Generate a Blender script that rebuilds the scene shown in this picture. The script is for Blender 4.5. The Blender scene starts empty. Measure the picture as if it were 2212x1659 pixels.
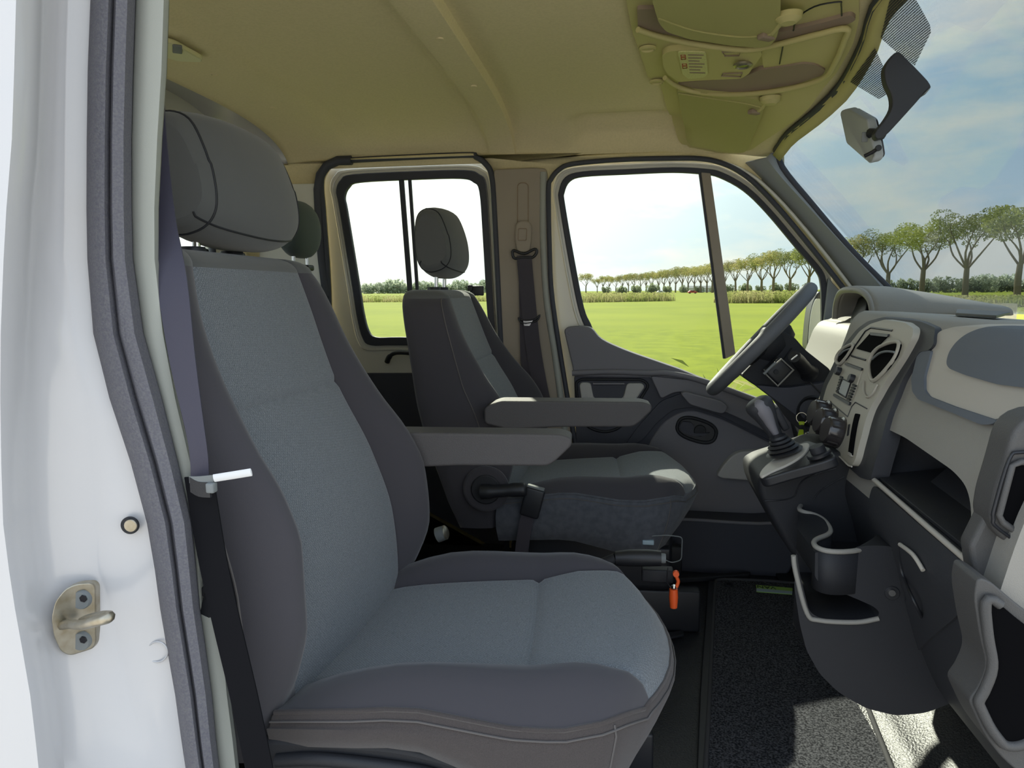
import bpy, bmesh, math, random
from mathutils import Vector, Matrix
random.seed(7)
SC = bpy.context.scene
COL = SC.collection
# ---------------------------------------------------------------- camera
F, W, H = 1500.0, 2212, 1659
CAM = Vector((0, 0, 0.95)); YAW = math.radians(9); PITCH = math.radians(7.6)
FW = Vector((-math.sin(YAW)*math.cos(PITCH), math.cos(YAW)*math.cos(PITCH), -math.sin(PITCH)))
RT0 = Vector((math.cos(YAW), math.sin(YAW), 0)); UP0 = RT0.cross(FW); ROLL = math.radians(0.4)
RT = RT0*math.cos(ROLL) - UP0*math.sin(ROLL); UP = UP0*math.cos(ROLL) + RT0*math.sin(ROLL)
cd = bpy.data.cameras.new('camera'); cam = bpy.data.objects.new('camera', cd); COL.objects.link(cam)
cam.location = CAM; cam.rotation_euler = Matrix((RT, UP, -FW)).transposed().to_euler()
cd.sensor_width = 36; cd.lens = 36*F/W; cd.clip_start = 0.02; cd.clip_end = 6000
SC.camera = cam
def at(u, v, Y=None, X=None, Z=None):
    d = FW*F + RT*(u-W/2) - UP*(v-H/2)
    t = Y/d.y if Y is not None else X/d.x if X is not None else (Z-CAM.z)/d.z
    return CAM + d*t
# ---------------------------------------------------------------- view + world + sun
vs = SC.view_settings
vs.view_transform = 'Standard'; vs.look = 'None'; vs.gamma = 1; vs.use_curve_mapping = False
vs.exposure = EXPOSURE = 1.03
SUN_DIR = Vector((-0.38, 1.0, 0.805)).normalized()      # towards the sun
def L(r, g, b):
    f = lambda v: (v/255/12.92) if v/255 <= 0.04045 else ((v/255+0.055)/1.055)**2.4
    return (f(r), f(g), f(b), 1)
def N(nt, kind, x=0, y=0, **k):
    n = nt.nodes.new(kind); n.location = (x, y)
    for a, b in k.items():
        if a in n.inputs: n.inputs[a].default_value = b
        else: setattr(n, a, b)
    return n
w = bpy.data.worlds.new('sky'); SC.world = w; w.use_nodes = True
nt = w.node_tree; nt.nodes.clear(); lk = nt.links.new
tc = N(nt, 'ShaderNodeTexCoord'); sep = N(nt, 'ShaderNodeSeparateXYZ'); lk(tc.outputs['Generated'], sep.inputs[0])
ramp = N(nt, 'ShaderNodeValToRGB'); lk(sep.outputs['Z'], ramp.inputs[0])
e = ramp.color_ramp.elements; e[0].position = 0.0; e[0].color = (0.76, 0.88, 0.97, 1); e[1].position = 0.62; e[1].color = (0.36, 0.56, 0.84, 1)
m_ = ramp.color_ramp.elements.new(0.22); m_.color = (0.50, 0.71, 0.93, 1)
# clouds: flattened noise
mp = N(nt, 'ShaderNodeMapping'); mp.inputs['Scale'].default_value = (1, 1, 3.2); lk(tc.outputs['Generated'], mp.inputs[0])
nz = N(nt, 'ShaderNodeTexNoise', Scale=2.6, Detail=8.0, Roughness=0.62); lk(mp.outputs[0], nz.inputs['Vector'])
cr = N(nt, 'ShaderNodeValToRGB'); lk(nz.outputs[0], cr.inputs[0])
cr.color_ramp.elements[0].position = 0.44; cr.color_ramp.elements[0].color = (0, 0, 0, 1)
cr.color_ramp.elements[1].position = 0.60; cr.color_ramp.elements[1].color = (0.9, 0.9, 0.9, 1)
mx = N(nt, 'ShaderNodeMix', data_type='RGBA'); lk(cr.outputs[0], mx.inputs['Factor']); lk(ramp.outputs[0], mx.inputs['A']); mx.inputs['B'].default_value = (1.0, 0.97, 0.93, 1)
# aureole round the sun
dt = N(nt, 'ShaderNodeVectorMath', operation='DOT_PRODUCT'); dt.inputs[1].default_value = SUN_DIR
nv = N(nt, 'ShaderNodeVectorMath', operation='NORMALIZE'); lk(tc.outputs['Generated'], nv.inputs[0]); lk(nv.outputs[0], dt.inputs[0])
mr = N(nt, 'ShaderNodeMapRange', interpolation_type='SMOOTHSTEP'); lk(dt.outputs['Value'], mr.inputs[0])
mr.inputs['From Min'].default_value = 0.66; mr.inputs['From Max'].default_value = 1.0; mr.inputs['To Min'].default_value = 0; mr.inputs['To Max'].default_value = 1.3
ad = N(nt, 'ShaderNodeMix', data_type='RGBA', blend_type='ADD'); ad.inputs['Factor'].default_value = 1
wc = N(nt, 'ShaderNodeMix', data_type='RGBA'); wc.inputs['A'].default_value = (0, 0, 0, 1); wc.inputs['B'].default_value = (1, 0.96, 0.88, 1); wc.clamp_factor = False
lk(mr.outputs[0], wc.inputs['Factor']); lk(mx.outputs['Result'], ad.inputs['A']); lk(wc.outputs['Result'], ad.inputs['B'])
bg = N(nt, 'ShaderNodeBackground'); bg.inputs['Strength'].default_value = 0.95; lk(ad.outputs['Result'], bg.inputs[0])
wo = N(nt, 'ShaderNodeOutputWorld'); lk(bg.outputs[0], wo.inputs[0])
sl = bpy.data.lights.new('sun', 'SUN'); sl.energy = 8.5; sl.angle = math.radians(0.8); sl.color = (1, 0.95, 0.86)
sun = bpy.data.objects.new('sun', sl); COL.objects.link(sun); sun.location = (-8, 30, 25)
sun.rotation_euler = SUN_DIR.to_track_quat('Z', 'Y').to_euler()
# ---------------------------------------------------------------- materials
MATS = {}
def mat(name, rgb, rough=0.6, spec=0.5, metal=0, bump=None, var=None, sheen=0, coat=0, weave=None):
    """procedural Principled material; bump=(scale, strength), var=(scale, amount, other rgb), weave=(scale, amount)"""
    m = bpy.data.materials.new(name); m.use_nodes = True; nt = m.node_tree; lk = nt.links.new
    b = nt.nodes['Principled BSDF']; b.inputs['Base Color'].default_value = L(*rgb)
    b.inputs['Roughness'].default_value = rough; b.inputs['Metallic'].default_value = metal
    b.inputs['Specular IOR Level'].default_value = spec
    if sheen: b.inputs['Sheen Weight'].default_value = sheen; b.inputs['Sheen Roughness'].default_value = 0.5
    if coat: b.inputs['Coat Weight'].default_value = coat; b.inputs['Coat Roughness'].default_value = 0.1
    tc = N(nt, 'ShaderNodeTexCoord'); col = None
    if var:
        n = N(nt, 'ShaderNodeTexNoise', Scale=var[0], Detail=5.0); lk(tc.outputs['Object'], n.inputs['Vector'])
        r = N(nt, 'ShaderNodeMapRange'); lk(n.outputs[0], r.inputs[0]); r.inputs['From Min'].default_value = 0.38; r.inputs['From Max'].default_value = 0.66; r.inputs['To Max'].default_value = var[1]
        x = N(nt, 'ShaderNodeMix', data_type='RGBA'); lk(r.outputs[0], x.inputs['Factor'])
        x.inputs['A'].default_value = L(*rgb); x.inputs['B'].default_value = L(*var[2]); col = x.outputs['Result']
    hgt = None
    if weave:
        ws = []
        for sy in (1, -1):
            mm = N(nt, 'ShaderNodeMapping'); mm.inputs['Scale'].default_value = (1, sy, 1); lk(tc.outputs['Object'], mm.inputs[0])
            t = N(nt, 'ShaderNodeTexWave', wave_type='BANDS', bands_direction='DIAGONAL', Scale=weave[0], Distortion=0.4); lk(mm.outputs[0], t.inputs['Vector']); ws.append(t)
        a1 = N(nt, 'ShaderNodeMath', operation='MULTIPLY'); lk(ws[0].outputs['Fac'], a1.inputs[0]); lk(ws[1].outputs['Fac'], a1.inputs[1])
        a2 = N(nt, 'ShaderNodeMath', operation='ADD'); lk(a1.outputs[0], a2.inputs[0]); a2.inputs[1].default_value = 0.55
        x = N(nt, 'ShaderNodeMix', data_type='RGBA', blend_type='MULTIPLY'); x.inputs['Factor'].default_value = weave[1]
        if col: lk(col, x.inputs['A'])
        else: x.inputs['A'].default_value = L(*rgb)
        lk(a2.outputs[0], x.inputs['B']); col = x.outputs['Result']; hgt = a2.outputs[0]
    if col: lk(col, b.inputs['Base Color'])
    if bump:
        n = N(nt, 'ShaderNodeTexNoise', Scale=bump[0], Detail=3.0); lk(tc.outputs['Object'], n.inputs['Vector'])
        bp = N(nt, 'ShaderNodeBump', Strength=bump[1], Distance=0.002); lk(n.outputs[0], bp.inputs['Height']); lk(bp.outputs[0], b.inputs['Normal'])
    elif hgt:
        bp = N(nt, 'ShaderNodeBump', Strength=0.25, Distance=0.001); lk(hgt, bp.inputs['Height']); lk(bp.outputs[0], b.inputs['Normal'])
    MATS[name] = m
    return m
def glass(name, tint, refl=0.08):
    m = bpy.data.materials.new(name); m.use_nodes = True; nt = m.node_tree; nt.nodes.clear(); lk = nt.links.new
    t = N(nt, 'ShaderNodeBsdfTransparent'); t.inputs[0].default_value = (*tint, 1)
    g = N(nt, 'ShaderNodeBsdfGlossy', Roughness=0.03); lw = N(nt, 'ShaderNodeLayerWeight', Blend=0.25)
    mu = N(nt, 'ShaderNodeMath', operation='MULTIPLY'); lk(lw.outputs['Fresnel'], mu.inputs[0]); mu.inputs[1].default_value = refl*4
    x = N(nt, 'ShaderNodeMixShader'); lk(mu.outputs[0], x.inputs[0]); lk(t.outputs[0], x.inputs[1]); lk(g.outputs[0], x.inputs[2])
    o = N(nt, 'ShaderNodeOutputMaterial'); lk(x.outputs[0], o.inputs[0]); MATS[name] = m
    return m
mat('headliner', (226, 212, 168), 0.95, 0.1, bump=(900, 0.35), var=(160, 0.35, (208, 196, 150)))
mat('overhead_plastic', (196, 186, 128), 0.6, 0.35, bump=(1500, 0.06))
mat('overhead_dark', (150, 132, 114), 0.7, 0.3)
mat('white_paint', (198, 197, 198), 0.22, 0.5, coat=0.5)
mat('white_frame', (214, 212, 200), 0.3, 0.5, coat=0.3)
mat('rubber', (62, 64, 72), 0.6, 0.4, bump=(300, 0.15))
mat('rubber_worn', (92, 91, 99), 0.7, 0.35, bump=(500, 0.5), var=(420, 0.5, (116, 116, 116)))
mat('pillar_trim', (156, 146, 132), 0.75, 0.25, bump=(1300, 0.15))
mat('pillar_grey', (158, 160, 152), 0.6, 0.3, bump=(1200, 0.1))
mat('apillar', (146, 151, 154), 0.6, 0.4, bump=(1300, 0.12))
mat('dash', (142, 139, 132), 0.55, 0.45, bump=(700, 0.3))
mat('dash_light', (178, 172, 162), 0.5, 0.4, bump=(1200, 0.08))
mat('dash_pad', (96, 102, 110), 0.65, 0.35, bump=(1500, 0.15))
mat('stack', (170, 165, 152), 0.5, 0.4, bump=(1500, 0.06))
mat('dash_mid', (76, 75, 74), 0.55, 0.45, bump=(700, 0.3)); mat('dash_dark', (52, 53, 57), 0.55, 0.45, bump=(800, 0.25))
mat('void', (10, 10, 12), 0.9, 0.05); mat('black_plastic', (34, 35, 39), 0.45, 0.5, bump=(900, 0.15))  # void: near-black display tone, also painted in as shade inside openings
mat('soft_black', (37, 38, 42), 0.6, 0.4, bump=(700, 0.2))
mat('door_grey', (118, 116, 121), 0.6, 0.4, bump=(1200, 0.12))
mat('door_light', (176, 174, 170), 0.6, 0.35, bump=(1200, 0.12))
mat('door_dark', (68, 69, 77), 0.65, 0.35, bump=(900, 0.15))
mat('insert_fabric', (124, 129, 133), 0.9, 0.15, var=(700, 0.9, (84, 89, 95)), weave=(125, 0.32), sheen=0.25)
mat('bolster_fabric', (68, 66, 70), 0.9, 0.15, bump=(2600, 0.2), sheen=0.25)
mat('skirt_fabric', (78, 72, 70), 0.92, 0.15, var=(1000, 0.7, (62, 57, 56)), bump=(1600, 0.4), sheen=0.2)
mat('skirt_dirty', (90, 92, 98), 0.92, 0.15, var=(60, 0.5, (66, 68, 72)), bump=(1500, 0.3), sheen=0.2)
mat('headrest_fabric', (88, 89, 88), 0.9, 0.15, bump=(2600, 0.2), sheen=0.25)
mat('thread', (98, 94, 92), 0.8, 0.2)
mat('belt', (70, 66, 72), 0.7, 0.3, weave=(700, 0.4))
mat('chrome', (200, 200, 200), 0.18, 0.5, metal=1)
mat('steel', (176, 170, 156), 0.38, 0.5, metal=0.85, var=(60, 0.6, (140, 128, 100)))
mat('carpet', (34, 35, 39), 0.95, 0.1, bump=(300, 1.0), var=(230, 0.75, (104, 105, 110)))
mat('floor_rubber', (40, 41, 44), 0.38, 0.5, bump=(220, 0.8))
mat('mat_edge', (70, 70, 72), 0.8, 0.2)
mat('orange', (240, 96, 40), 0.45); mat('lime', (176, 200, 40), 0.5); mat('tag_green', (150, 190, 90), 0.5); mat('tag_blue', (160, 180, 190), 0.5)
mat('screen', (26, 26, 32), 0.4, 0.25); mat('sticker', (214, 210, 150), 0.6, var=(400, 0.35, (150, 150, 80))); mat('red_mark', (170, 80, 60), 0.6)
mat('white_print', (220, 220, 220), 0.6); mat('black_print', (20, 22, 20), 0.6); mat('knob_gloss', (54, 50, 50), 0.25, 0.5, coat=0.4)
mat('cover_grey', (120, 124, 124), 0.6, 0.3); mat('lens', (220, 215, 170), 0.4); mat('mirror_grey', (164, 168, 168), 0.5)
glass('side_glass', (0.67, 0.69, 0.65)); glass('wind_glass', (0.57, 0.60, 0.60)); glass('rear_glass', (0.85, 0.88, 0.86))
# ---------------------------------------------------------------- mesh helpers
def link(name, me, m, parent=None):
    o = bpy.data.objects.new(name, me); COL.objects.link(o)
    if m is not None and not me.materials: me.materials.append(MATS[m] if isinstance(m, str) else m)
    if parent: o.parent = parent
    return o
def mk(name, verts, faces, m, parent=None, smooth=True, ang=40):
    me = bpy.data.meshes.new(name); me.from_pydata([tuple(v) for v in verts], [], faces); me.validate(); me.update()
    if smooth:
        me.polygons.foreach_set('use_smooth', [True]*len(me.polygons)); me.set_sharp_from_angle(angle=math.radians(ang))
    return link(name, me, m, parent)
def from_bm(name, bm, m, parent=None, smooth=True, ang=40):
    bmesh.ops.recalc_face_normals(bm, faces=bm.faces)
    me = bpy.data.meshes.new(name); bm.to_mesh(me); bm.free()
    if smooth:
        me.polygons.foreach_set('use_smooth', [True]*len(me.polygons)); me.set_sharp_from_angle(angle=math.radians(ang))
    return link(name, me, m, parent)
def bev(o, width, seg=3, ang=30):
    b = o.modifiers.new('bevel', 'BEVEL'); b.width = width; b.segments = seg; b.limit_method = 'ANGLE'; b.angle_limit = math.radians(ang); b.harden_normals = False
    o.data.polygons.foreach_set('use_smooth', [True]*len(o.data.polygons))
    return o
def solid(o, t, off=0):
    s = o.modifiers.new('thickness', 'SOLIDIFY'); s.thickness = t; s.offset = off
    return o
def subd(o, n=2):
    s = o.modifiers.new('subdivision', 'SUBSURF'); s.levels = n; s.render_levels = n
    o.data.polygons.foreach_set('use_smooth', [True]*len(o.data.polygons))
    return o
def cat(pts, n=6, closed=False):
    """Catmull-Rom through points (Vectors or tuples)"""
    P = [Vector(p) for p in pts]; out = []; m = len(P)
    for i in range(m if closed else m-1):
        if closed: a, b, c, d = P[i-1], P[i], P[(i+1) % m], P[(i+2) % m]
        else: a, b, c, d = P[max(i-1, 0)], P[i], P[i+1], P[min(i+2, m-1)]
        for k in range(n):
            t = k/n
            out.append(0.5*((2*b)+(c-a)*t+(2*a-5*b+4*c-d)*t*t+(3*b-a-3*c+d)*t**3))
    if not closed: out.append(P[-1].copy())
    return out
def rnd(pts, r=0.01, n=4, closed=True):
    """round the corners of a polygon"""
    P = [Vector(p) for p in pts]; out = []; m = len(P)
    for i in range(m):
        if not closed and i in (0, m-1): out.append(P[i]); continue
        a, b, c = P[i-1], P[i], P[(i+1) % m]
        u, v = a-b, c-b; k = min(r, u.length*0.48, v.length*0.48)
        p, q = b+u.normalized()*k, b+v.normalized()*k
        for j in range(n+1):
            t = j/n; out.append(p*(1-t)**2+b*2*t*(1-t)+q*t*t)
    return out
def prism(name, pts, ext, m, parent=None, bevel=0, seg=3, hole=None):
    """planar outline extruded by vector ext; optional hole outline (same plane)"""
    ext = Vector(ext); bm = bmesh.new()
    def loop(ps): return [bm.verts.new(p) for p in ps]
    A = loop(pts); ea = [bm.edges.new((A[i], A[(i+1) % len(A)])) for i in range(len(A))]
    if hole:
        B = loop(hole); ea += [bm.edges.new((B[i], B[(i+1) % len(B)])) for i in range(len(B))]
        bmesh.ops.triangle_fill(bm, use_beauty=True, use_dissolve=False, edges=ea)
    else:
        bm.faces.new(A)
    fs = list(bm.faces)
    r = bmesh.ops.extrude_face_region(bm, geom=fs)
    bmesh.ops.translate(bm, verts=[v for v in r['geom'] if isinstance(v, bmesh.types.BMVert)], vec=ext)
    o = from_bm(name, bm, m, parent, ang=35)
    if bevel: bev(o, bevel, seg)
    return o
def band(name, outer, inner, ext, m, parent=None, bevel=0):
    """ring between two loops with the same number of points, extruded"""
    ext = Vector(ext); n = len(outer); V = [Vector(p) for p in outer]+[Vector(p) for p in inner]
    V += [v+ext for v in V]; f = []
    for i in range(n):
        j = (i+1) % n
        f += [(i, j, n+j, n+i), (2*n+i, 3*n+i, 3*n+j, 2*n+j), (i, 2*n+i, 2*n+j, j), (n+i, n+j, 3*n+j, 3*n+i)]
    o = mk(name, V, f, m, parent, ang=50)
    if bevel: bev(o, bevel, 2)
    return o
def tube(name, pts, r, m, parent=None, closed=False, seg=10, flat=None):
    """swept round (or elliptic, flat=(a,b,up)) section along a path; r float or list"""
    P = [Vector(p) for p in pts]; n = len(P); V, Fc = [], []
    up = Vector(flat[2]) if flat else None; prev = None
    for i, p in enumerate(P):
        t = (P[(i+1) % n]-P[i-1]) if closed else (P[min(i+1, n-1)]-P[max(i-1, 0)])
        t.normalize()
        if flat: a = up.cross(t)
        elif prev is None:
            a = t.cross(Vector((0, 0, 1)));  a = a if a.length > 0.1 else t.cross(Vector((1, 0, 0)))
        else: a = prev-t*prev.dot(t)
        a.normalize(); prev = a; b = t.cross(a); rr = r[i] if isinstance(r, (list, tuple)) else r
        for k in range(seg):
            q = 2*math.pi*k/seg
            if flat: V.append(p+a*math.cos(q)*flat[0]+b*math.sin(q)*flat[1])
            else: V.append(p+(a*math.cos(q)+b*math.sin(q))*rr)
    for i in range(n if closed else n-1):
        for k in range(seg):
            a0, b0 = i*seg, ((i+1) % n)*seg; k2 = (k+1) % seg
            Fc.append((a0+k, a0+k2, b0+k2, b0+k))
    if not closed: Fc += [tuple(range(seg))[::-1], tuple(range((n-1)*seg, n*seg))]
    return mk(name, V, Fc, m, parent, ang=60)
def ribbon(name, pts, wid, th, m, parent=None):
    """flat strap along pts; wid vector(s) half width"""
    P = [Vector(p) for p in pts]; n = len(P); V, Fc = [], []
    for i, p in enumerate(P):
        t = (P[min(i+1, n-1)]-P[max(i-1, 0)]).normalized(); wv = Vector(wid[i] if isinstance(wid, list) else wid)
        nn = t.cross(wv).normalized()*th/2
        V += [p-wv-nn, p+wv-nn, p+wv+nn, p-wv+nn]
    for i in range(n-1):
        for k in range(4): Fc.append((i*4+k, i*4+(k+1) % 4, i*4+4+(k+1) % 4, i*4+4+k))
    Fc += [(3, 2, 1, 0), (n*4-4, n*4-3, n*4-2, n*4-1)]
    return mk(name, V, Fc, m, parent, ang=50)
def grid(name, rows, m, parent=None, th=0, off=0, close_v=False, ang=60):
    V = [p for r in rows for p in r]; n = len(rows[0]); f = []
    for i in range(len(rows)-1):
        for k in range(n if close_v else n-1):
            f.append((i*n+k, i*n+(k+1) % n, (i+1)*n+(k+1) % n, (i+1)*n+k))
    o = mk(name, V, f, m, parent, ang=ang)
    if th: solid(o, th, off)
    return o
def loft(name, rings, m, parent=None, caps=True, ang=50):
    n = len(rings[0]); V = [p for r in rings for p in r]; f = []
    for i in range(len(rings)-1):
        for k in range(n): f.append((i*n+k, i*n+(k+1) % n, (i+1)*n+(k+1) % n, (i+1)*n+k))
    if caps: f += [tuple(range(n))[::-1], tuple(range((len(rings)-1)*n, len(rings)*n))]
    bm = bmesh.new(); vs_ = [bm.verts.new(p) for p in V]
    for q in f:
        try: bm.faces.new([vs_[i] for i in q])
        except ValueError: pass
    bmesh.ops.remove_doubles(bm, verts=bm.verts, dist=1e-6)
    return from_bm(name, bm, m, parent, ang=ang)
def rbox(name, c, s, m, parent=None, b=0.005, rot=(0, 0, 0), seg=3):
    bm = bmesh.new(); bmesh.ops.create_cube(bm, size=1)
    R_ = Matrix.Translation(Vector(c)) @ Matrix.Rotation(rot[2], 4, 'Z') @ Matrix.Rotation(rot[1], 4, 'Y') @ Matrix.Rotation(rot[0], 4, 'X') @ Matrix.Diagonal((*s, 1))
    bmesh.ops.transform(bm, matrix=R_, verts=bm.verts)
    if b: bmesh.ops.bevel(bm, geom=bm.edges[:], offset=b, segments=seg, affect='EDGES', profile=0.5)
    return from_bm(name, bm, m, parent, ang=50)
def disc(name, c, axis, r, th, m, parent=None, prof=None, seg=32):
    """lathe about axis through c: prof list of (radius, height) or a plain bevelled disc"""
    prof = prof or [(0, 0), (r, 0), (r, th*0.7), (r*0.92, th), (0, th)]
    ax = Vector(axis).normalized(); a = ax.orthogonal().normalized(); b = ax.cross(a); c = Vector(c)
    rings = [[c+ax*h+(a*math.cos(2*math.pi*k/seg)+b*math.sin(2*math.pi*k/seg))*max(rr, 1e-5) for k in range(seg)] for rr, h in prof]
    return loft(name, rings, m, parent, caps=True, ang=35)
def thing(name, label, category, loc=(0, 0, 0), group=None):
    o = bpy.data.objects.new(name, None); COL.objects.link(o); o.location = loc; o.empty_display_size = 0.05
    o['label'] = label; o['category'] = category
    if group: o['group'] = group
    return o
def tag(o, label, category, group=None):
    o['label'] = label; o['category'] = category
    if group: o['group'] = group
    return o
def struct(o): o['kind'] = 'structure'; return o
def sroot(name, loc=(0, 0, 0), label=None):
    o = bpy.data.objects.new(name, None); COL.objects.link(o); o.location = loc; o['kind'] = 'structure'; o.empty_display_size = 0.05
    if label: o['label'] = label
    return o
def rebase(root, loc):
    """children were built in world space: move the root to loc and keep them where they are"""
    root.location = loc
    for c in root.children: c.matrix_parent_inverse = Matrix.Translation(-Vector(loc))
def copy_tree(o, parent=None):
    c = o.copy(); COL.objects.link(c); c.parent = parent
    if parent: c.matrix_parent_inverse = o.matrix_parent_inverse.copy()
    for ch in list(o.children): copy_tree(ch, c)
    return c
def hermite(xs, ys):
    n = len(xs); d = [(ys[i+1]-ys[i])/(xs[i+1]-xs[i]) for i in range(n-1)]
    t = [d[0]]+[0 if d[i-1]*d[i] <= 0 else 2*d[i-1]*d[i]/(d[i-1]+d[i]) for i in range(1, n-1)]+[d[-1]]
    def f(x):
        if x <= xs[0]: return ys[0]
        if x >= xs[-1]: return ys[-1]
        i = max(k for k in range(n-1) if xs[k] <= x); h = xs[i+1]-xs[i]; s = (x-xs[i])/h
        return ys[i]*(1+2*s)*(1-s)**2+t[i]*h*s*(1-s)**2+ys[i+1]*s*s*(3-2*s)+t[i+1]*h*s*s*(s-1)
    return f
Vc = Vector
# ================================================================ OUTDOORS
GZ = -0.68
def ground_mat(name, a, b, c2, s1, s2):
    m = bpy.data.materials.new(name); m.use_nodes = True; nt = m.node_tree; lk = nt.links.new; B = nt.nodes['Principled BSDF']
    B.inputs['Roughness'].default_value = 0.9; B.inputs['Specular IOR Level'].default_value = 0.1
    tc = N(nt, 'ShaderNodeTexCoord'); n1 = N(nt, 'ShaderNodeTexNoise', Scale=s1, Detail=6.0); n2 = N(nt, 'ShaderNodeTexNoise', Scale=s2, Detail=4.0)
    lk(tc.outputs['Object'], n1.inputs['Vector']); lk(tc.outputs['Object'], n2.inputs['Vector'])
    x = N(nt, 'ShaderNodeMix', data_type='RGBA'); x.inputs['A'].default_value = L(*a); x.inputs['B'].default_value = L(*b)
    r = N(nt, 'ShaderNodeMapRange'); r.inputs['From Min'].default_value = 0.35; r.inputs['From Max'].default_value = 0.65; lk(n1.outputs[0], r.inputs[0]); lk(r.outputs[0], x.inputs['Factor'])
    y = N(nt, 'ShaderNodeMix', data_type='RGBA'); y.inputs['B'].default_value = L(*c2); lk(x.outputs['Result'], y.inputs['A'])
    r2 = N(nt, 'ShaderNodeMapRange'); r2.inputs['From Min'].default_value = 0.5; r2.inputs['From Max'].default_value = 0.8; r2.inputs['To Max'].default_value = 0.7; lk(n2.outputs[0], r2.inputs[0]); lk(r2.outputs[0], y.inputs['Factor'])
    lk(y.outputs['Result'], B.inputs['Base Color']); MATS[name] = m
ground_mat('meadow', (120, 130, 18), (106, 118, 15), (130, 132, 38), 0.12, 3.0)
ground_mat('meadow_near', (122, 132, 16), (104, 116, 13), (90, 102, 12), 1.6, 14.0)
ground_mat('paving', (156, 151, 143), (146, 143, 137), (163, 159, 152), 0.8, 9.0)
fld = mk('field', [(-1500, 30, GZ), (1500, 30, GZ), (1500, 3000, GZ), (-1500, 3000, GZ)], [(0, 1, 2, 3)], 'meadow'); fld['kind'] = 'structure'
fl2 = mk('field', [(-1500, 3.2, GZ), (1500, 3.2, GZ), (1500, 30, GZ), (-1500, 30, GZ)], [(0, 1, 2, 3)], 'meadow_near'); fl2['kind'] = 'structure'
pv = mk('floor_outside', [(-1500, -1500, GZ), (1500, -1500, GZ), (1500, 3.2, GZ), (-1500, 3.2, GZ)], [(0, 1, 2, 3)], 'paving'); pv.name = 'paved_yard'; pv['kind'] = 'structure'
def leaf_mat(name, a, b):
    m = bpy.data.materials.new(name); m.use_nodes = True; nt = m.node_tree; lk = nt.links.new; B = nt.nodes['Principled BSDF']
    B.inputs['Roughness'].default_value = 0.7; B.inputs['Specular IOR Level'].default_value = 0.2
    tc = N(nt, 'ShaderNodeTexCoord'); n1 = N(nt, 'ShaderNodeTexNoise', Scale=0.35, Detail=3.0); lk(tc.outputs['Object'], n1.inputs['Vector'])
    x = N(nt, 'ShaderNodeMix', data_type='RGBA'); x.inputs['A'].default_value = L(*a); x.inputs['B'].default_value = L(*b)
    r = N(nt, 'ShaderNodeMapRange'); r.inputs['From Min'].default_value = 0.4; r.inputs['From Max'].default_value = 0.6; lk(n1.outputs[0], r.inputs[0]); lk(r.outputs[0], x.inputs['Factor'])
    t = N(nt, 'ShaderNodeBsdfTranslucent'); lk(x.outputs['Result'], B.inputs['Base Color']); lk(x.outputs['Result'], t.inputs['Color'])
    ms = N(nt, 'ShaderNodeMixShader'); ms.inputs[0].default_value = 0.5; lk(B.outputs[0], ms.inputs[1]); lk(t.outputs[0], ms.inputs[2])
    lk(ms.outputs[0], nt.nodes['Material Output'].inputs[0]); MATS[name] = m
leaf_mat('leaves_green', (138, 141, 85), (121, 129, 73)); leaf_mat('leaves_olive', (160, 149, 95), (137, 141, 81)); leaf_mat('leaves_hazed', (190, 196, 178), (172, 182, 160))  # the third is paled, distance haze put into its colour
leaf_mat('weeds', (170, 164, 118), (134, 142, 78)); leaf_mat('bush_green', (145, 154, 118), (156, 163, 132))
mat('bark', (120, 108, 90), 0.9, 0.1, bump=(6, 0.6)); 
def leaf_cloud(rng, blobs, n, size):
    V, Fc = [], []
    tot = sum(b[3]**2 for b in blobs)
    for (cx, cy, cz, r, fz) in blobs:
        for _ in range(int(n*r*r/tot)):
            while True:
                d = Vector((rng.uniform(-1, 1), rng.uniform(-1, 1), rng.uniform(-1, 1)))
                if 0.05 < d.length < 1: break
            d = d.normalized()*(d.length**0.45)
            p = Vector((cx+d.x*r, cy+d.y*r, cz+d.z*r*fz))
            a = Vector((rng.uniform(-1, 1), rng.uniform(-1, 1), rng.uniform(-1, 1))).normalized(); b = a.orthogonal().normalized()
            s = size*rng.uniform(0.6, 1.3); i = len(V)
            V += [p-a*s, p+b*s*0.6, p+a*s, p-b*s*0.6]; Fc.append((i, i+1, i+2, i+3))
    return V, Fc
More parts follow.
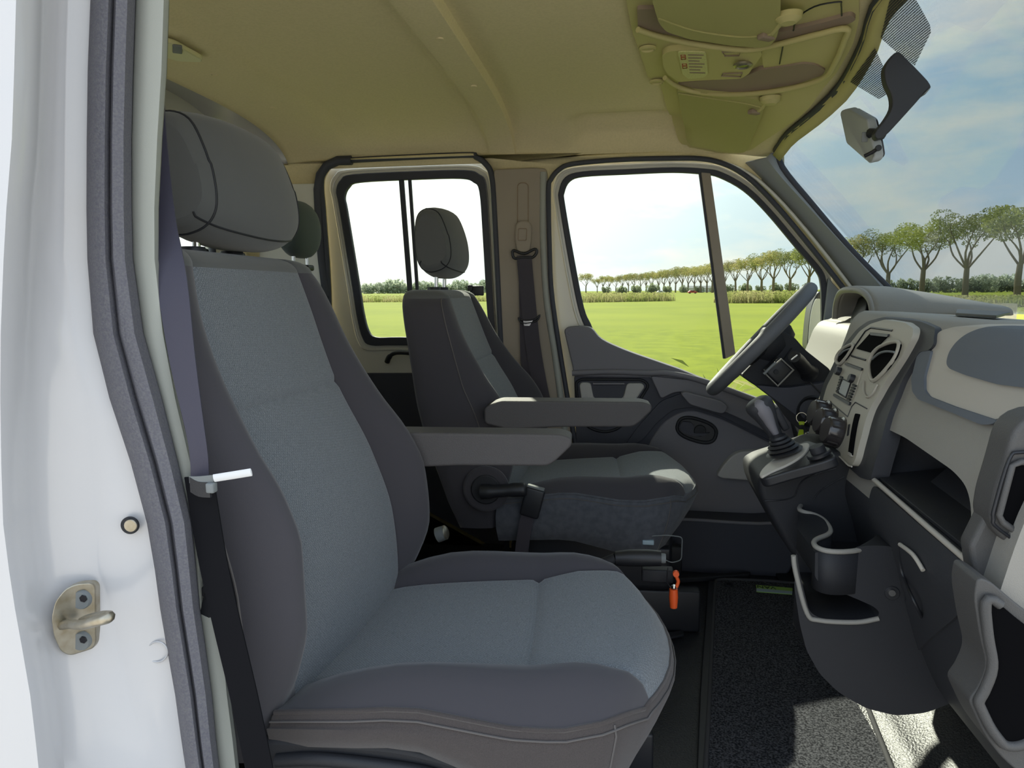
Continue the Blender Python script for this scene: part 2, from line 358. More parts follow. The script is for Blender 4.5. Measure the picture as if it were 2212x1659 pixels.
def tree_meshes(seed, leafmat):
    """an avenue tree about 18 m high: forked trunk, airy domed crown; returns (trunk mesh, crown mesh)"""
    rng = random.Random(seed); V, Fc = [], []
    def limb(p, q, r0, r1, bend=0.4):
        mid = (p+q)/2+Vector((rng.uniform(-bend, bend), rng.uniform(-bend, bend), 0)); pts = cat([p, mid, q], 3); base = len(V); s = 6
        for i, c in enumerate(pts):
            rr = r0+(r1-r0)*i/(len(pts)-1)
            for k in range(s): V.append(c+Vector((math.cos(6.283*k/s)*rr, math.sin(6.283*k/s)*rr, 0)))
        for i in range(len(pts)-1):
            for k in range(s): Fc.append((base+i*s+k, base+i*s+(k+1) % s, base+(i+1)*s+(k+1) % s, base+(i+1)*s+k))
    fork = Vector((rng.uniform(-.3, .3), 0, rng.uniform(4.6, 6)))
    limb(Vector((0, 0, -0.2)), fork, 0.60, 0.46, 0.15); blobs = []
    for k in range(6):
        a = 6.283*k/6+rng.uniform(-.4, .4); rr = rng.uniform(2.2, 4.6); q = fork+Vector((math.cos(a)*rr, math.sin(a)*rr, rng.uniform(4.2, 6.4)))
        limb(fork-Vector((0, 0, .4)), q, 0.26, 0.12, 0.8)
        for j in range(2):
            t = q+Vector((rng.uniform(-2, 2)+math.cos(a)*1.2, rng.uniform(-2, 2)+math.sin(a)*1.2, rng.uniform(1.2, 3.4))); limb(q, t, 0.11, 0.04, .4)
            blobs.append((t.x, t.y, t.z+.4, rng.uniform(1.5, 2.3), .75))
        blobs.append((q.x*1.05, q.y*1.05, q.z+.5, rng.uniform(1.4, 2.2), .75))
    for k in range(7):
        a = rng.uniform(0, 6.283); rr = rng.uniform(0, 4.2); blobs.append((math.cos(a)*rr, math.sin(a)*rr, rng.uniform(12.6, 15.6)-rr*.35, rng.uniform(1.5, 2.2), .7))
    tm = bpy.data.meshes.new('trunk'); tm.from_pydata([tuple(v) for v in V], [], Fc); tm.materials.append(MATS['bark']); tm.polygons.foreach_set('use_smooth', [True]*len(tm.polygons))
    cv, cf = leaf_cloud(rng, blobs, 3600, 0.22)
    cm = bpy.data.meshes.new('crown'); cm.from_pydata([tuple(v) for v in cv], [], cf); cm.materials.append(MATS[leafmat])
    return tm, cm
TREES = [tree_meshes(3, 'leaves_green'), tree_meshes(5, 'leaves_olive'), tree_meshes(11, 'leaves_green'), tree_meshes(17, 'leaves_olive')]
ORD = 'first second third fourth fifth sixth seventh eighth ninth tenth eleventh twelfth thirteenth fourteenth fifteenth sixteenth seventeenth eighteenth nineteenth twentieth twenty-first twenty-second twenty-third twenty-fourth twenty-fifth twenty-sixth'.split()
def cam_xy(u, depth):
    p = CAM + (Vector((FW.x, FW.y, 0)).normalized()*depth) + RT*((u-W/2)/F*depth)
    return (p.x, p.y, GZ)
def tree(u, depth, h, var, label, group):
    t = thing('avenue_tree', label, 'tree', cam_xy(u, depth), group)
    tm, cm = TREES[var]; link('trunk', tm, None, t); link('crown', cm, None, t)
    s = h/16.5; t.scale = (s*1.0, s*1.0, s); t.rotation_euler = (0, 0, random.uniform(0, 6.28))
# the avenue: depth along the view axis from the picture heights
row = [(2190, 122, 17.5, 2), (2078, 140, 17.5, 0), (1985, 156, 17.8, 2), (1912, 176, 17, 0), (1850, 196, 17, 1)]
words = ['nearest roadside tree at the right end of the avenue, forked bare trunk', 'second roadside tree from the right end of the avenue', 'third roadside tree from the right end of the avenue',
         'fourth roadside tree from the right, just beside the windscreen pillar', 'fifth roadside tree from the right, crown low behind the windscreen pillar']
for (u, d, h, v), wd in zip(row, words): tree(u, d, h, v, wd, 'roadside avenue trees')
ks = [(1742, 236, 17.5), (1703, 258, 17), (1667, 276, 17.3), (1642, 300, 17.5), (1612, 330, 17), (1585, 355, 17)]
ord_ = ['first', 'second', 'third', 'fourth', 'fifth', 'sixth']
for i, (u, d, h) in enumerate(ks): tree(u, d, h, (2, 0, 1, 0, 1, 3)[i], f'{ord_[i]} avenue tree from the right seen through the front quarter glass', 'avenue trees in the quarter window')
u = 1562; d = 380.0; nn0 = 0
while u > 1290:
    nn0 += 1
    tree(u, d, 17*random.uniform(.94, 1.06), random.choice((1, 3)), ORD[nn0-1]+' small far avenue tree leftwards from the division bar of the driver window', 'far avenue trees in the driver window')
    u -= random.uniform(11, 15); d *= 1.035
tree(1266, 520, 15, 1, 'rounder lone tree at the far left end of the avenue', 'avenue end trees'); tree(1290, 610, 12, 3, 'low pale tree next to the lone tree at the avenue end', 'avenue end trees')
def bush_mesh(seed, m, n=700):
    rng = random.Random(seed); bl = [(rng.uniform(-3, 3), rng.uniform(-1, 1), rng.uniform(.8, 2.0), rng.uniform(1.0, 1.9), .9) for _ in range(9)]
    v, f = leaf_cloud(rng, bl, n, 0.42); me = bpy.data.meshes.new('bush'); me.from_pydata([tuple(p) for p in v], [], f); me.materials.append(MATS[m]); return me
BUSH = [bush_mesh(1, 'bush_green'), bush_mesh(2, 'bush_green'), bush_mesh(3, 'leaves_hazed')]
def bush(u, depth, s, v, label, group, sx=1.0):
    o = link('bush', BUSH[v], None); tag(o, label, 'bush', group); o.location = cam_xy(u, depth); o.scale = (s*sx, s, s); o.rotation_euler = (0, 0, random.uniform(-.5, .5)); return o
for i in range(10):
    bush(1880+i*39, random.uniform(266, 274), random.uniform(1.3, 2.0), i % 2, ORD[i]+' low round bush from the left in the hedge behind the roadside trees', 'hedge bushes seen through the windscreen', .62)
for i in range(3):
    bush(2120+i*52, 420, random.uniform(3.0, 3.6), 2, ORD[i]+' haze-tinted wood clump from the left on the skyline at far right', 'far wood behind the hedge', .6)
for i in range(14):
    bush(1310+i*33, random.uniform(440, 450), random.uniform(1.3, 1.9), i % 2, ORD[i]+' low bush from the left under the avenue trees in the driver window', 'bushes under the avenue', .62)
for i in range(12):
    bush(745+i*28, random.uniform(815, 825), random.uniform(3.2, 5.2), 2, ORD[i]+' haze-tinted tree from the left on the horizon in the rear door window', 'horizon trees in the rear window', .72)
# strips of tall weeds between the mown strips of field
def weeds(name, u0, u1, d0, d1, n, hh, label):
    rng = random.Random(u0); V, Fc = [], []
    a0, a1 = Vector(cam_xy(u0, d0)), Vector(cam_xy(u1, d1)); base = (a0+a1)/2
    for _ in range(n):
        p = a0.lerp(a1, rng.random())+Vector((rng.uniform(-1, 1), rng.uniform(-2.5, 2.5), 0))-base; h = hh*rng.uniform(.4, 1.2); a = rng.uniform(0, 6.28); wv = Vector((math.cos(a), math.sin(a), 0))*0.10; ln = Vector((rng.uniform(-.25, .25), rng.uniform(-.25, .25), h)); i = len(V)
        V += [p-wv, p+wv, p+ln]; Fc.append((i, i+1, i+2))
        V += [p+ln-wv*1.6, p+ln+wv*1.6+Vector((0, 0, .12)), p+ln*1.18]; Fc.append((i+3, i+4, i+5))
    o = mk(name, V, Fc, 'weeds', smooth=False); o.location = base; tag(o, label, 'weeds'); o['kind'] = 'stuff'
weeds('tall_weeds', 1255, 1445, 100, 108, 1800, 1.0, 'strip of tall pale weeds across the field in the driver window')
weeds('tall_weeds', 1560, 1780, 88, 84, 1800, 1.1, 'strip of tall pale weeds beyond the front quarter glass')
weeds('tall_weeds', 740, 1060, 118, 118, 2000, .8, 'low pale weed strip across the field in the rear window')
weeds('tall_weeds', 1950, 2330, 62, 62, 2600, .75, 'rough green verge strip across the field seen through the windscreen')
weeds('tall_weeds', 1375, 1480, 8.6, 8.2, 60, .42, 'few dry grass tufts growing close below the driver window')
# a distant car on the road under the trees and a white shed
def far_car(u, d, rgb, label):
    t = thing('car', label, 'car', cam_xy(u, d)); mat('car_paint_'+label.split()[2], rgb, 0.4)
    mm = 'car_paint_'+label.split()[2]
    prism('body', rnd([(-2.1, -.85, .35), (2.1, -.85, .35), (2.15, -.85, .8), (1.3, -.85, .95), (.7, -.85, 1.45), (-1.2, -.85, 1.45), (-2.1, -.85, .9)], .12), (0, 1.7, 0), mm, t, .05)
    rbox('side_window', (-.2, -.87, 1.15), (1.6, .03, .34), 'screen', t, .01)
    for x in (-1.3, 1.3):
        for y in (-.85, .65): disc('wheel', (x, y, .33), (0, 1, 0), .33, .2, 'black_plastic', t)
    t.rotation_euler = (0, 0, .15)
far_car(1494, 330, (190, 70, 60), 'small distant red car on the road under the avenue trees'); far_car(1426, 360, (226, 226, 226), 'small distant white car on the road left of the red one')
sh = thing('shed', 'low white shed with grey roof behind the avenue trees', 'shed', cam_xy(1520, 560))
rbox('walls', (0, 0, 1.6), (26, 8, 3.2), 'white_paint', sh, .05); prism('roof', [(-13.5, -4.4, 3.2), (-13.5, 4.4, 3.2), (-13.5, 0, 5.0)], (27, 0, 0), 'cover_grey', sh)

# ================================================================ SHELL
YF = 2.46
# ---- floor
fl = rbox('floor', (-.35, 1.62, -.05), (2.4, 1.82, .1), 'floor_rubber', None, .005); struct(fl)
# ---- ceiling (headliner)
def sm(x, a, b):
    t = max(0, min(1, (x-a)/(b-a))); return t*t*(3-2*t)
HY = [.78, .90, 1.20, 1.35, 1.479, 1.653, 1.876, 2.02, 2.225, 2.329, 2.42]
Hx = hermite(HY, [.468, .470, .472, .470, .470, .498, .518, .490, .468, .468, .470]); Hz = hermite(HY, [1.36, 1.41, 1.475, 1.49, 1.488, 1.465, 1.44, 1.41, 1.394, 1.381, 1.37])
def ceil_z(x, y):
    s = min(abs(y-1.58)/.885, 1.0)
    z = 1.395+.14*max(0, 1-s**5)**.6
    f = sm(x, .10, Hx(y)); z = z+(Hz(y)+.006-z)*f
    z -= .016*sm(-x, .92, .97)*(1-s**8)                       # rear step
    rib = sm(x, -.475, -.455)*(1-sm(x, -.372, -.366)); z -= rib*.024*(1-.5*s**8)
    z -= .012*sm(x, -.10, -.05)*(1-sm(x, .10, .2))*sm(y, 1.2, 1.35)*(1-sm(y, 2.15, 2.3))*0.0
    z += .02*sm(x, -.22, -.14)*(1-sm(x, .02, .08))*sm(y, 2.22, 2.28)*(1-sm(y, 2.36, 2.42))*0
    z += .03*sm(x, -.17, -.13)*(1-sm(x, .16, .22))*sm(s, .80, .87)*(1-sm(s, .955, .985))
    return z
xs = sorted(set([-1.21+.03*i for i in range(56)]+[-.477, -.465, -.455, -.372, -.3705, -.369, -.3675, -.366, -.97, -.96, -.945, -.93, -.92, .475, .48]))
ss = [math.sin(math.pi/2*k/34) for k in range(-34, 35)]
def ceil_y(x, s):
    hw = .885-.05*sm(x, .2, .5); return 1.58+hw*s
ce = grid('ceiling', [[(x+0, ceil_y(x, s), ceil_z(x, ceil_y(x, s))) for s in ss] for x in xs if x <= .36]+[[(.36+(Hx(ceil_y(.4, s))-.36)*k, ceil_y(.4, s), ceil_z(.36+(Hx(ceil_y(.4, s))-.36)*k, ceil_y(.4, s))) for s in ss] for k in (.25, .5, .75, 1)], 'headliner', None, th=.02, off=-1)
struct(ce)
rsk = grid('roof_skin', [[(x, 1.58+.90*s, 1.40+.19*max(0, 1-abs(s)**5)**.6) for s in ss] for x in (-1.46, -1.1, -.6, -.1, .3)], 'white_paint', ce)
for (u, v) in ((1023, 126), (1090, 200), (950, 60), (1127, 262)):
    p = at(u, v, X=-.41); disc('plug', (p.x, p.y, ceil_z(p.x, p.y)+.002), (0, 0, -1), .0085, .005, 'headliner', ce)
for (u, v) in ((465, 170), (590, 236)):
    p = at(u, v, Z=1.51); disc('fixing', (p.x, p.y, ceil_z(p.x, p.y)+.001), (0, 0, -1), .009, .003, 'headliner', ce)
# lamp on the headliner
dl = thing('dome_lamp', 'pale plastic roof lamp strip fixed to headliner beside the near pillar', 'lamp')
a, b = at(352, 98, Z=1.515), at(436, 118, Z=1.515)
ol = [at(330, 70, Z=1.515), at(380, 86, Z=1.515), at(437, 118, Z=1.515), at(434, 124, Z=1.515), at(385, 122, Z=1.515), at(330, 105, Z=1.515)]
prism('housing', rnd(ol, .01), (0, 0, -.012), 'lens', dl, .003); pc = at(383, 106, Z=1.502); rbox('switch', pc, (.02, .05, .006), 'cover_grey', dl, .002, (0, 0, .6)); rebase(dl, a)
# ---- far side wall plate with the two door openings
R_OPEN = [(716, 1250), (712, 700), (700, 480), (694, 400), (701, 372), (720, 354), (760, 346), (998, 335), (1028, 339), (1050, 355), (1062, 380), (1068, 450), (1080, 700), (1094, 1000), (1094, 1250)]
F_OPEN = [(1250, 1250), (1250, 1000), (1226, 860), (1194, 654), (1187, 536), (1185, 411), (1190, 388), (1207, 367), (1238, 354), (1339, 345), (1454, 342), (1514, 343), (1555, 351), (1595, 369), (1636, 401), (1690, 459), (1751, 533), (1825, 627), (1900, 730), (1960, 900), (1960, 1250)]
def sm_open(px, Y, n=4, keep=()): 
    body = cat([at(u, v, Y) for u, v in px], n); return body
ro, fo = sm_open(R_OPEN, YF), sm_open(F_OPEN, YF)
bm = bmesh.new()
def addloop(ps): 
    vv = [bm.verts.new(p) for p in ps]; return [bm.edges.new((vv[i], vv[(i+1) % len(vv)])) for i in range(len(vv))]
ed = addloop([(-1.5, YF, -.05), (1.25, YF, -.05), (1.25, YF, .9), (.93, YF, .9), (.45, YF, 1.37), (.30, YF, 1.415), (-1.5, YF, 1.415)])+addloop(ro)+addloop(fo)
bmesh.ops.triangle_fill(bm, use_beauty=True, edges=ed)
wf = from_bm('wall_far', bm, 'headliner'); solid(wf, .03, 1); struct(wf)
# white painted quarter panel behind the rear seat headrest
prism('quarter_panel', rnd([at(560, 398, YF-.012), at(690, 396, YF-.012), at(702, 480, YF-.012), at(714, 700, YF-.012), at(714, 1100, YF-.012), at(560, 1100, YF-.012)], .008), (0, .01, 0), 'white_frame', wf, .003)
prism('corner_panel', [at(u, v, YF-.004) for u, v in [(1490, 334), (1556, 318), (1694, 300), (1694, 374), (1642, 388), (1600, 361), (1558, 345), (1516, 338)]], (0, .012, 0), 'headliner', wf)
# rubber seals round the openings
tube('door_seal', sm_open(R_OPEN, YF-.018), .010, 'rubber', wf, seg=8)
tube('door_seal', [at(u, v, YF-.018) for u, v in [(706, 640), (696, 560), (690, 480), (687, 410), (692, 378), (706, 358), (730, 347), (760, 346)]], .017, 'rubber', wf, seg=8)
tube('door_seal', sm_open(F_OPEN[1:], YF-.020), .0085, 'rubber', wf, seg=8)
# B-pillar trim on the far side
bp = prism('pillar_cover', rnd([at(1066, 366, YF-.02), at(1150, 362, YF-.02), at(1180, 364, YF-.02), at(1186, 400, YF-.02), at(1186, 536, YF-.02), at(1192, 654, YF-.02), at(1224, 860, YF-.02), at(1240, 1000, YF-.02), at(1090, 1000, YF-.02), at(1079, 700, YF-.02), at(1068, 450, YF-.02)], .012), (0, .018, 0), 'pillar_trim', wf, .006)
tube('pillar_edge_highlight', cat([at(u, v, YF-.016) for u, v in [(1174, 372), (1173, 500), (1180, 640), (1198, 760), (1214, 880), (1224, 960)]], 5), .012, 'pillar_grey', wf, seg=10)  # lighter strip painting the highlight along the pillar
# ---- rear bulkhead with a window
XR = -1.42
RW = [(XR, .80, -.05), (XR, 2.46, -.05), (XR, 2.46, 1.40), (XR, 2.25, 1.60), (XR, .95, 1.60), (XR, .75, 1.40)]
RWH = rnd([(XR, 1.0, .90), (XR, 2.28, .90), (XR, 2.28, 1.22), (XR, 1.0, 1.22)], .06)
wr = prism('wall_rear', RW, (-.03, 0, 0), 'white_frame', None, hole=RWH); struct(wr)
w3 = prism('window_3', RWH, (-.004, 0, 0), 'rear_glass', None); w3.location = (-.013, 0, 0); struct(w3)
tube('gasket', RWH, .012, 'rubber', wr, closed=True, seg=8)
for y in (1.32, 1.64, 1.96): tube('guard_bar', [(XR+.02, y, .88), (XR+.02, y, 1.24)], .006, 'soft_black', wr, seg=8)
# ---- rear sliding door
d2 = sroot('door_2', label='white sliding door with a black framed sliding window on the far side')
G_OUT = [(762, 634), (745, 530), (730, 440), (725, 411), (735, 388), (762, 376), (904, 369), (1005, 367), (1035, 376), (1050, 398), (1058, 500), (1067, 654), (1071, 720), (1066, 742), (1040, 749), (860, 746), (800, 746), (782, 730), (771, 690)]
cxx, cyy = 905, 560
def inset(px, k, c): return [(c[0]+(u-c[0])*(1-k[0]), c[1]+(v-c[1])*(1-k[1])) for u, v in px]
Yd = YF+.035
go = cat([at(u, v, Yd) for u, v in G_OUT], 4, True); gi = cat([at(u, v, Yd) for u, v in inset(G_OUT, (.105, .095), (cxx, cyy))], 4, True)
DF = [(705, 1250), (702, 700), (690, 480), (684, 400), (690, 365), (715, 345), (760, 336), (998, 326), (1035, 330), (1060, 350), (1072, 380), (1080, 450), (1092, 700), (1105, 1000), (1105, 1250)]
prism('door_frame', cat([at(u, v, Yd+.012) for u, v in DF], 4), (0, .03, 0), 'white_frame', d2, 0, hole=[p+Vc((0, .012, 0)) for p in go])
band('window_gasket', go, gi, (0, .02, 0), 'rubber', d2, .004)
go2 = cat([at(u, v, Yd+.005) for u, v in inset(G_OUT, (-.075, -.06), (cxx, cyy))], 4, True)
band('frame_lip', go2, [p+Vc((0, -.0, 0)) for p in cat([at(u, v, Yd+.005) for u, v in inset(G_OUT, (-.03, -.025), (cxx, cyy))], 4, True)], (0, .012, 0), 'white_frame', d2, .004)
for (a0, b0, wpx) in (((866, 386), (893, 735), 11), ((884, 386), (908, 735), 7)):
    p, q = at(*a0, Yd+.004), at(*b0, Yd+.004); hw = Vc((wpx/1500*2.5/2, 0, 0)); prism('window_divider', [p-hw, p+hw, q+hw, q-hw], (0, .012, 0), 'rubber', d2, .002)
prism('pane', gi, (0, .004, 0), 'side_glass', d2).location = (0, .012, 0)
rbox('latch', at(1030, 628, Yd-.012), (.05, .02, .035), 'black_plastic', d2, .004); rbox('latch', at(1016, 622, Yd-.02), (.018, .02, .022), 'black_plastic', d2, .004)
prism('lower_trim', [at(700, 806, Yd), at(1110, 806, Yd), at(1110, 1250, Yd), at(700, 1250, Yd)], (0, .012, 0), 'door_dark', d2, .004)
tube('grab_handle', cat([at(836, 782, Yd-.02), at(842, 770, Yd-.03), at(858, 762, Yd-.035), at(900, 764, Yd-.035), at(960, 768, Yd-.035), at(985, 784, Yd-.02)], 5), [.010]*6+[.0075]*14+[.010]*6, 'black_plastic', d2, seg=10)
rebase(d2, at(900, 1250, Yd))
# ================================================================ FRONT DOOR (far side)
d1 = sroot('door_1', label='driver door with dark grey trim panel and large window on the far side')
Y1 = YF+.03
GL = [(1276, 700), (1261, 664), (1241, 563), (1220, 440), (1219, 415), (1231, 391), (1261, 381), (1352, 376), (1454, 372), (1521, 376), (1555, 383), (1606, 411), (1656, 459), (1724, 540), (1764, 587), (1773, 612), (1775, 650), (1775, 722), (1772, 800), (1700, 900), (1560, 850), (1420, 800), (1330, 755), (1290, 728)]
GO = [(1266, 712), (1249, 668), (1228, 563), (1208, 442), (1207, 412), (1221, 382), (1258, 370), (1352, 365), (1454, 361), (1524, 364), (1561, 372), (1614, 402), (1666, 452), (1735, 534), (1776, 582), (1786, 610), (1789, 650), (1789, 722), (1787, 810), (1706, 914), (1556, 864), (1414, 813), (1322, 768), (1280, 742)]
gl = cat([at(u, v, Y1) for u, v in GL], 4, True); gu = cat([at(u, v, Y1) for u, v in GO], 4, True)
DO = [(1240, 1250), (1238, 1000), (1214, 860), (1183, 654), (1176, 536), (1174, 411), (1180, 384), (1200, 358), (1236, 344), (1339, 335), (1454, 332), (1516, 333), (1560, 341), (1602, 360), (1645, 393), (1700, 452), (1761, 526), (1836, 622), (1912, 725), (1972, 900), (1972, 1250)]
prism('door_frame', cat([at(u, v, Y1+.01) for u, v in DO], 4), (0, .03, 0), 'white_frame', d1, 0, hole=[p+Vc((0, .01, 0)) for p in gu])
band('window_gasket', gu, gl, (0, .022, 0), 'rubber', d1, .004)
lip = lambda k: cat([at(c[0]+(u-c[0])*k, c[1]+(v-c[1])*k, Y1+.002) for u, v in GO], 4, True)
c = (1490, 610); band('frame_lip', lip(1.045), lip(1.02), (0, .012, 0), 'white_frame', d1, .004)
prism('pane', gl, (0, .004, 0), 'side_glass', d1).location = (0, .014, 0)
prism('division_bar', [at(1515, 372, Y1-.006), at(1535, 374, Y1-.006), at(1589, 765, Y1-.006), at(1568, 775, Y1-.006)], (0, .018, 0), 'pillar_trim', d1, .003)
prism('division_channel', [at(1509, 372, Y1+.002), at(1515, 372, Y1+.002), at(1568, 775, Y1+.002), at(1562, 775, Y1+.002)], (0, .01, 0), 'rubber', d1, .001)
# mirror base triangle in the front corner
prism('mirror_sail', [at(1790, 600, Y1-.01), at(1850, 668, Y1-.01), at(1880, 760, Y1-.01), at(1790, 800, Y1-.01), at(1779, 700, Y1-.01)], (0, .02, 0), 'apillar', d1, .004)
# trim panel: upper part, lower part
YP = YF-.035
TOP = [(1219, 718), (1224, 708), (1258, 705), (1278, 710), (1300, 733), (1352, 757), (1420, 781), (1471, 799), (1525, 821), (1600, 848), (1700, 884), (1800, 930)]
tp = cat([at(u, v, YP) for u, v in TOP], 4)
prism('upper_panel', tp+[at(1800, 990, YP), at(1403, 816, YP), at(1240, 814, YP), at(1236, 790, YP)], (0, .06, 0), 'door_grey', d1, .006)
tube('ledge', cat([at(1236, 806, YP-.006), at(1320, 803, YP-.006), at(1400, 806, YP-.008), at(1440, 806, YP-.01), at(1500, 818, YP-.012), at(1580, 845, YP-.012), at(1700, 892, YP-.012)], 5), .010, 'door_grey', d1, seg=10)
prism('lower_panel', rnd([at(1240, 812, YP+.008), at(1403, 812, YP+.008), at(1800, 985, YP+.008), at(1900, 1300, YP+.008), at(1262, 1300, YP+.008), at(1245, 975, YP+.008)], .01), (0, .05, 0), 'door_dark', d1, .006)
prism('cap', [(at(1231, 719, YP)+Vc((math.cos(t)*.008, -.002, math.sin(t)*.008))) for t in [k*6.283/16 for k in range(16)]], (0, .006, 0), 'door_grey', d1, .001)
# light grey pocket plate
PL = [(1251, 832), (1256, 826), (1276, 827), (1279, 845), (1283, 862), (1345, 862), (1350, 845), (1354, 828), (1387, 828), (1393, 836), (1352, 895), (1332, 916), (1309, 923), (1284, 918), (1266, 906), (1256, 867)]
prism('pocket_plate', rnd([at(u, v, YP-.006) for u, v in PL], .012), (0, .02, 0), 'door_light', d1, .005)
PO = [(1244, 826), (1256, 819), (1388, 820), (1402, 832), (1358, 902), (1336, 926), (1308, 934), (1280, 928), (1258, 912), (1248, 868)]
tube('pocket_rim', rnd([at(u, v, YP+.004) for u, v in PO], .02), .005, 'soft_black', d1, closed=True, seg=8)
prism('pocket_mouth', rnd([at(u, v, YP+.002) for u, v in [(1276, 826), (1354, 826), (1346, 862), (1282, 862)]], .006), (0, .004, 0), 'door_dark', d1)
tube('pocket_lip', [at(1281, 829, YP-.003), at(1349, 829, YP-.003)], .004, 'door_grey', d1, seg=8)
# armrest wedge panel + pull
prism('armrest_panel', rnd([at(u, v, YP-.012) for u, v in [(1405, 812), (1440, 816), (1520, 824), (1600, 850), (1700, 890), (1800, 940), (1800, 1010), (1700, 955), (1600, 905), (1520, 870), (1478, 846), (1455, 848), (1428, 862)]], .012), (0, .03, 0), 'door_grey', d1, .006)
prism('door_pull', rnd([at(u, v, YP-.05) for u, v in [(1470, 850), (1482, 847), (1560, 868), (1573, 880), (1563, 894), (1550, 892), (1490, 874)]], .012), (0, .05, 0), 'door_grey', d1, .012)
# curved arm sweeping down and the oval handle
ARM = [(1428, 866), (1478, 848), (1540, 880), (1640, 915), (1760, 960), (1840, 1000), (1700, 970), (1560, 900), (1500, 880), (1455, 884), (1420, 912), (1385, 955), (1350, 960), (1380, 920)]
prism('sweep', rnd([at(u, v, YP-.002) for u, v in ARM], .02), (0, .02, 0), 'door_dark', d1, .006)
LOW = [(1470, 890), (1500, 886), (1560, 905), (1700, 975), (1850, 1040), (1870, 1290), (1500, 1290), (1390, 1060), (1400, 960), (1432, 912)]
prism('centre_panel', rnd([at(u, v, YP+.002) for u, v in LOW], .03), (0, .02, 0), 'door_grey', d1, .006)
def oval(c_, a_, b_, rot, Y, n=36, p=2.6):
    out = []
    for k in range(n):
        t = 6.2832*k/n; x = a_*math.copysign(abs(math.cos(t))**(2/p), math.cos(t)); y = b_*math.copysign(abs(math.sin(t))**(2/p), math.sin(t))
        out.append(at(c_[0]+x*math.cos(rot)-y*math.sin(rot), c_[1]+x*math.sin(rot)+y*math.cos(rot), Y))
    return out
rr = .30
tube('handle_bezel', oval((1505, 929), 43, 23, rr, YP-.004), .006, 'soft_black', d1, closed=True, seg=10)
prism('handle_recess', oval((1505, 929), 43, 23, rr, YP-.001), (0, .006, 0), 'black_plastic', d1)
prism('handle_lever', rnd([at(u, v, YP-.012) for u, v in [(1468, 920), (1474, 911), (1492, 912), (1499, 920), (1498, 936), (1530, 936), (1534, 934), (1520, 942), (1498, 942), (1474, 935)]], .006), (0, .012, 0), 'door_dark', d1, .003)
disc('handle_boss', at(1512, 930, YP-.002), (0, -1, 0), .02, .006, 'soft_black', d1)
# lower armrest pocket (lighter) and the bin at the bottom
prism('map_pocket', rnd([at(u, v, YP-.03) for u, v in [(1548, 1028), (1562, 1006), (1582, 984), (1600, 976), (1720, 968), (1730, 1046), (1640, 1040), (1560, 1034)]], .014), (0, .05, 0), 'door_light', d1, .012)
prism('lower_bin', rnd([at(u, v, YP-.10) for u, v in [(1440, 1128), (1480, 1122), (1640, 1130), (1760, 1120), (1700, 1250), (1600, 1268), (1470, 1262), (1440, 1240)]], .03), (0, .11, 0), 'door_dark', d1, .02)
tube('bin_rim', cat([at(1440, 1128, YP-.1), at(1480, 1122, YP-.1), at(1640, 1131, YP-.1), at(1760, 1122, YP-.1)], 4), .006, 'door_grey', d1, seg=8)
rebase(d1, at(1500, 1280, YP))
# ---- A pillar cover on the far side
A0 = [(1606, 352), (1650, 395), (1704, 452), (1764, 524), (1836, 618), (1900, 705)]
A1 = [(1622, 348), (1662, 388), (1720, 448), (1782, 520), (1858, 612), (1925, 700)]
A2 = [(1655, 340), (1690, 385), (1745, 445), (1815, 522), (1900, 615), (1960, 690)]
A3 = [(1680, 318), (1689, 362), (1752, 440), (1842, 545), (1942, 645), (1990, 690)]
tr = grid('trim_1', [cat([at(u, v, Y) for u, v in A], 5) for A, Y in ((A0, 2.47), (A1, 2.43), (A2, 2.385), (A3, 2.39))], 'apillar', None, th=.006); struct(tr); tr['label'] = 'grey windscreen pillar cover on the driver side'
tr2 = tube('trim_2', cat([at(u, v, 2.445) for u, v in [(1560, 350), (1612, 372), (1655, 404), (1709, 460), (1770, 533), (1842, 626), (1905, 712)]], 5), .006, 'white_frame'); struct(tr2)
# ---- windscreen
def ws(y, t):
    """t 0 at the cowl .. 1 at the header"""
    s = (y-1.58)/.86
    top = Vc((Hx(y), y, Hz(y))); bot = Vc((1.02-.130*s*s, y, .885))
    p = bot.lerp(top, t); k = math.sin(math.pi*t)*(1-.9*s*s); p.x += .05*k; p.z += .03*k; return p
win = grid('window_1', [[ws(.74+(2.46-.74)*k/24, t/14) for k in range(25)] for t in range(15)], 'wind_glass', None, th=.005); struct(win)
edge = cat([at(u, v, 2.392) for u, v in A3[::-1]], 4)[:-1]+[ws(2.34-(2.34-.78)*k/30, 1) for k in range(31)]
tube('windscreen_seal', edge, .011, 'rubber', win, seg=8)
grid('header_strip', [[ws(.76+(2.36-.76)*k/24, t)-Vc((.006, 0, .006)) for k in range(25)] for t in (.955, .98, 1.0)], 'overhead_plastic', win, th=.004)
# dotted shade bands either side of the mirror foot
dm = bpy.data.materials.new('dot_matrix'); dm.use_nodes = True; nt = dm.node_tree; lk = nt.links.new
tcn = N(nt, 'ShaderNodeTexCoord'); vo = N(nt, 'ShaderNodeTexVoronoi', Scale=330.0, Randomness=0.0); mpn = N(nt, 'ShaderNodeMapping'); mpn.inputs['Scale'].default_value = (1, 1, 1)
uvm = N(nt, 'ShaderNodeUVMap'); lk(tcn.outputs['UV'], mpn.inputs[0]); lk(mpn.outputs[0], vo.inputs['Vector'])
vo.voronoi_dimensions = '2D'
lt = N(nt, 'ShaderNodeMath', operation='LESS_THAN'); lt.inputs[1].default_value = .46; lk(vo.outputs['Distance'], lt.inputs[0])
tr_ = N(nt, 'ShaderNodeBsdfTransparent'); df = N(nt, 'ShaderNodeBsdfDiffuse'); df.inputs[0].default_value = L(60, 62, 66)
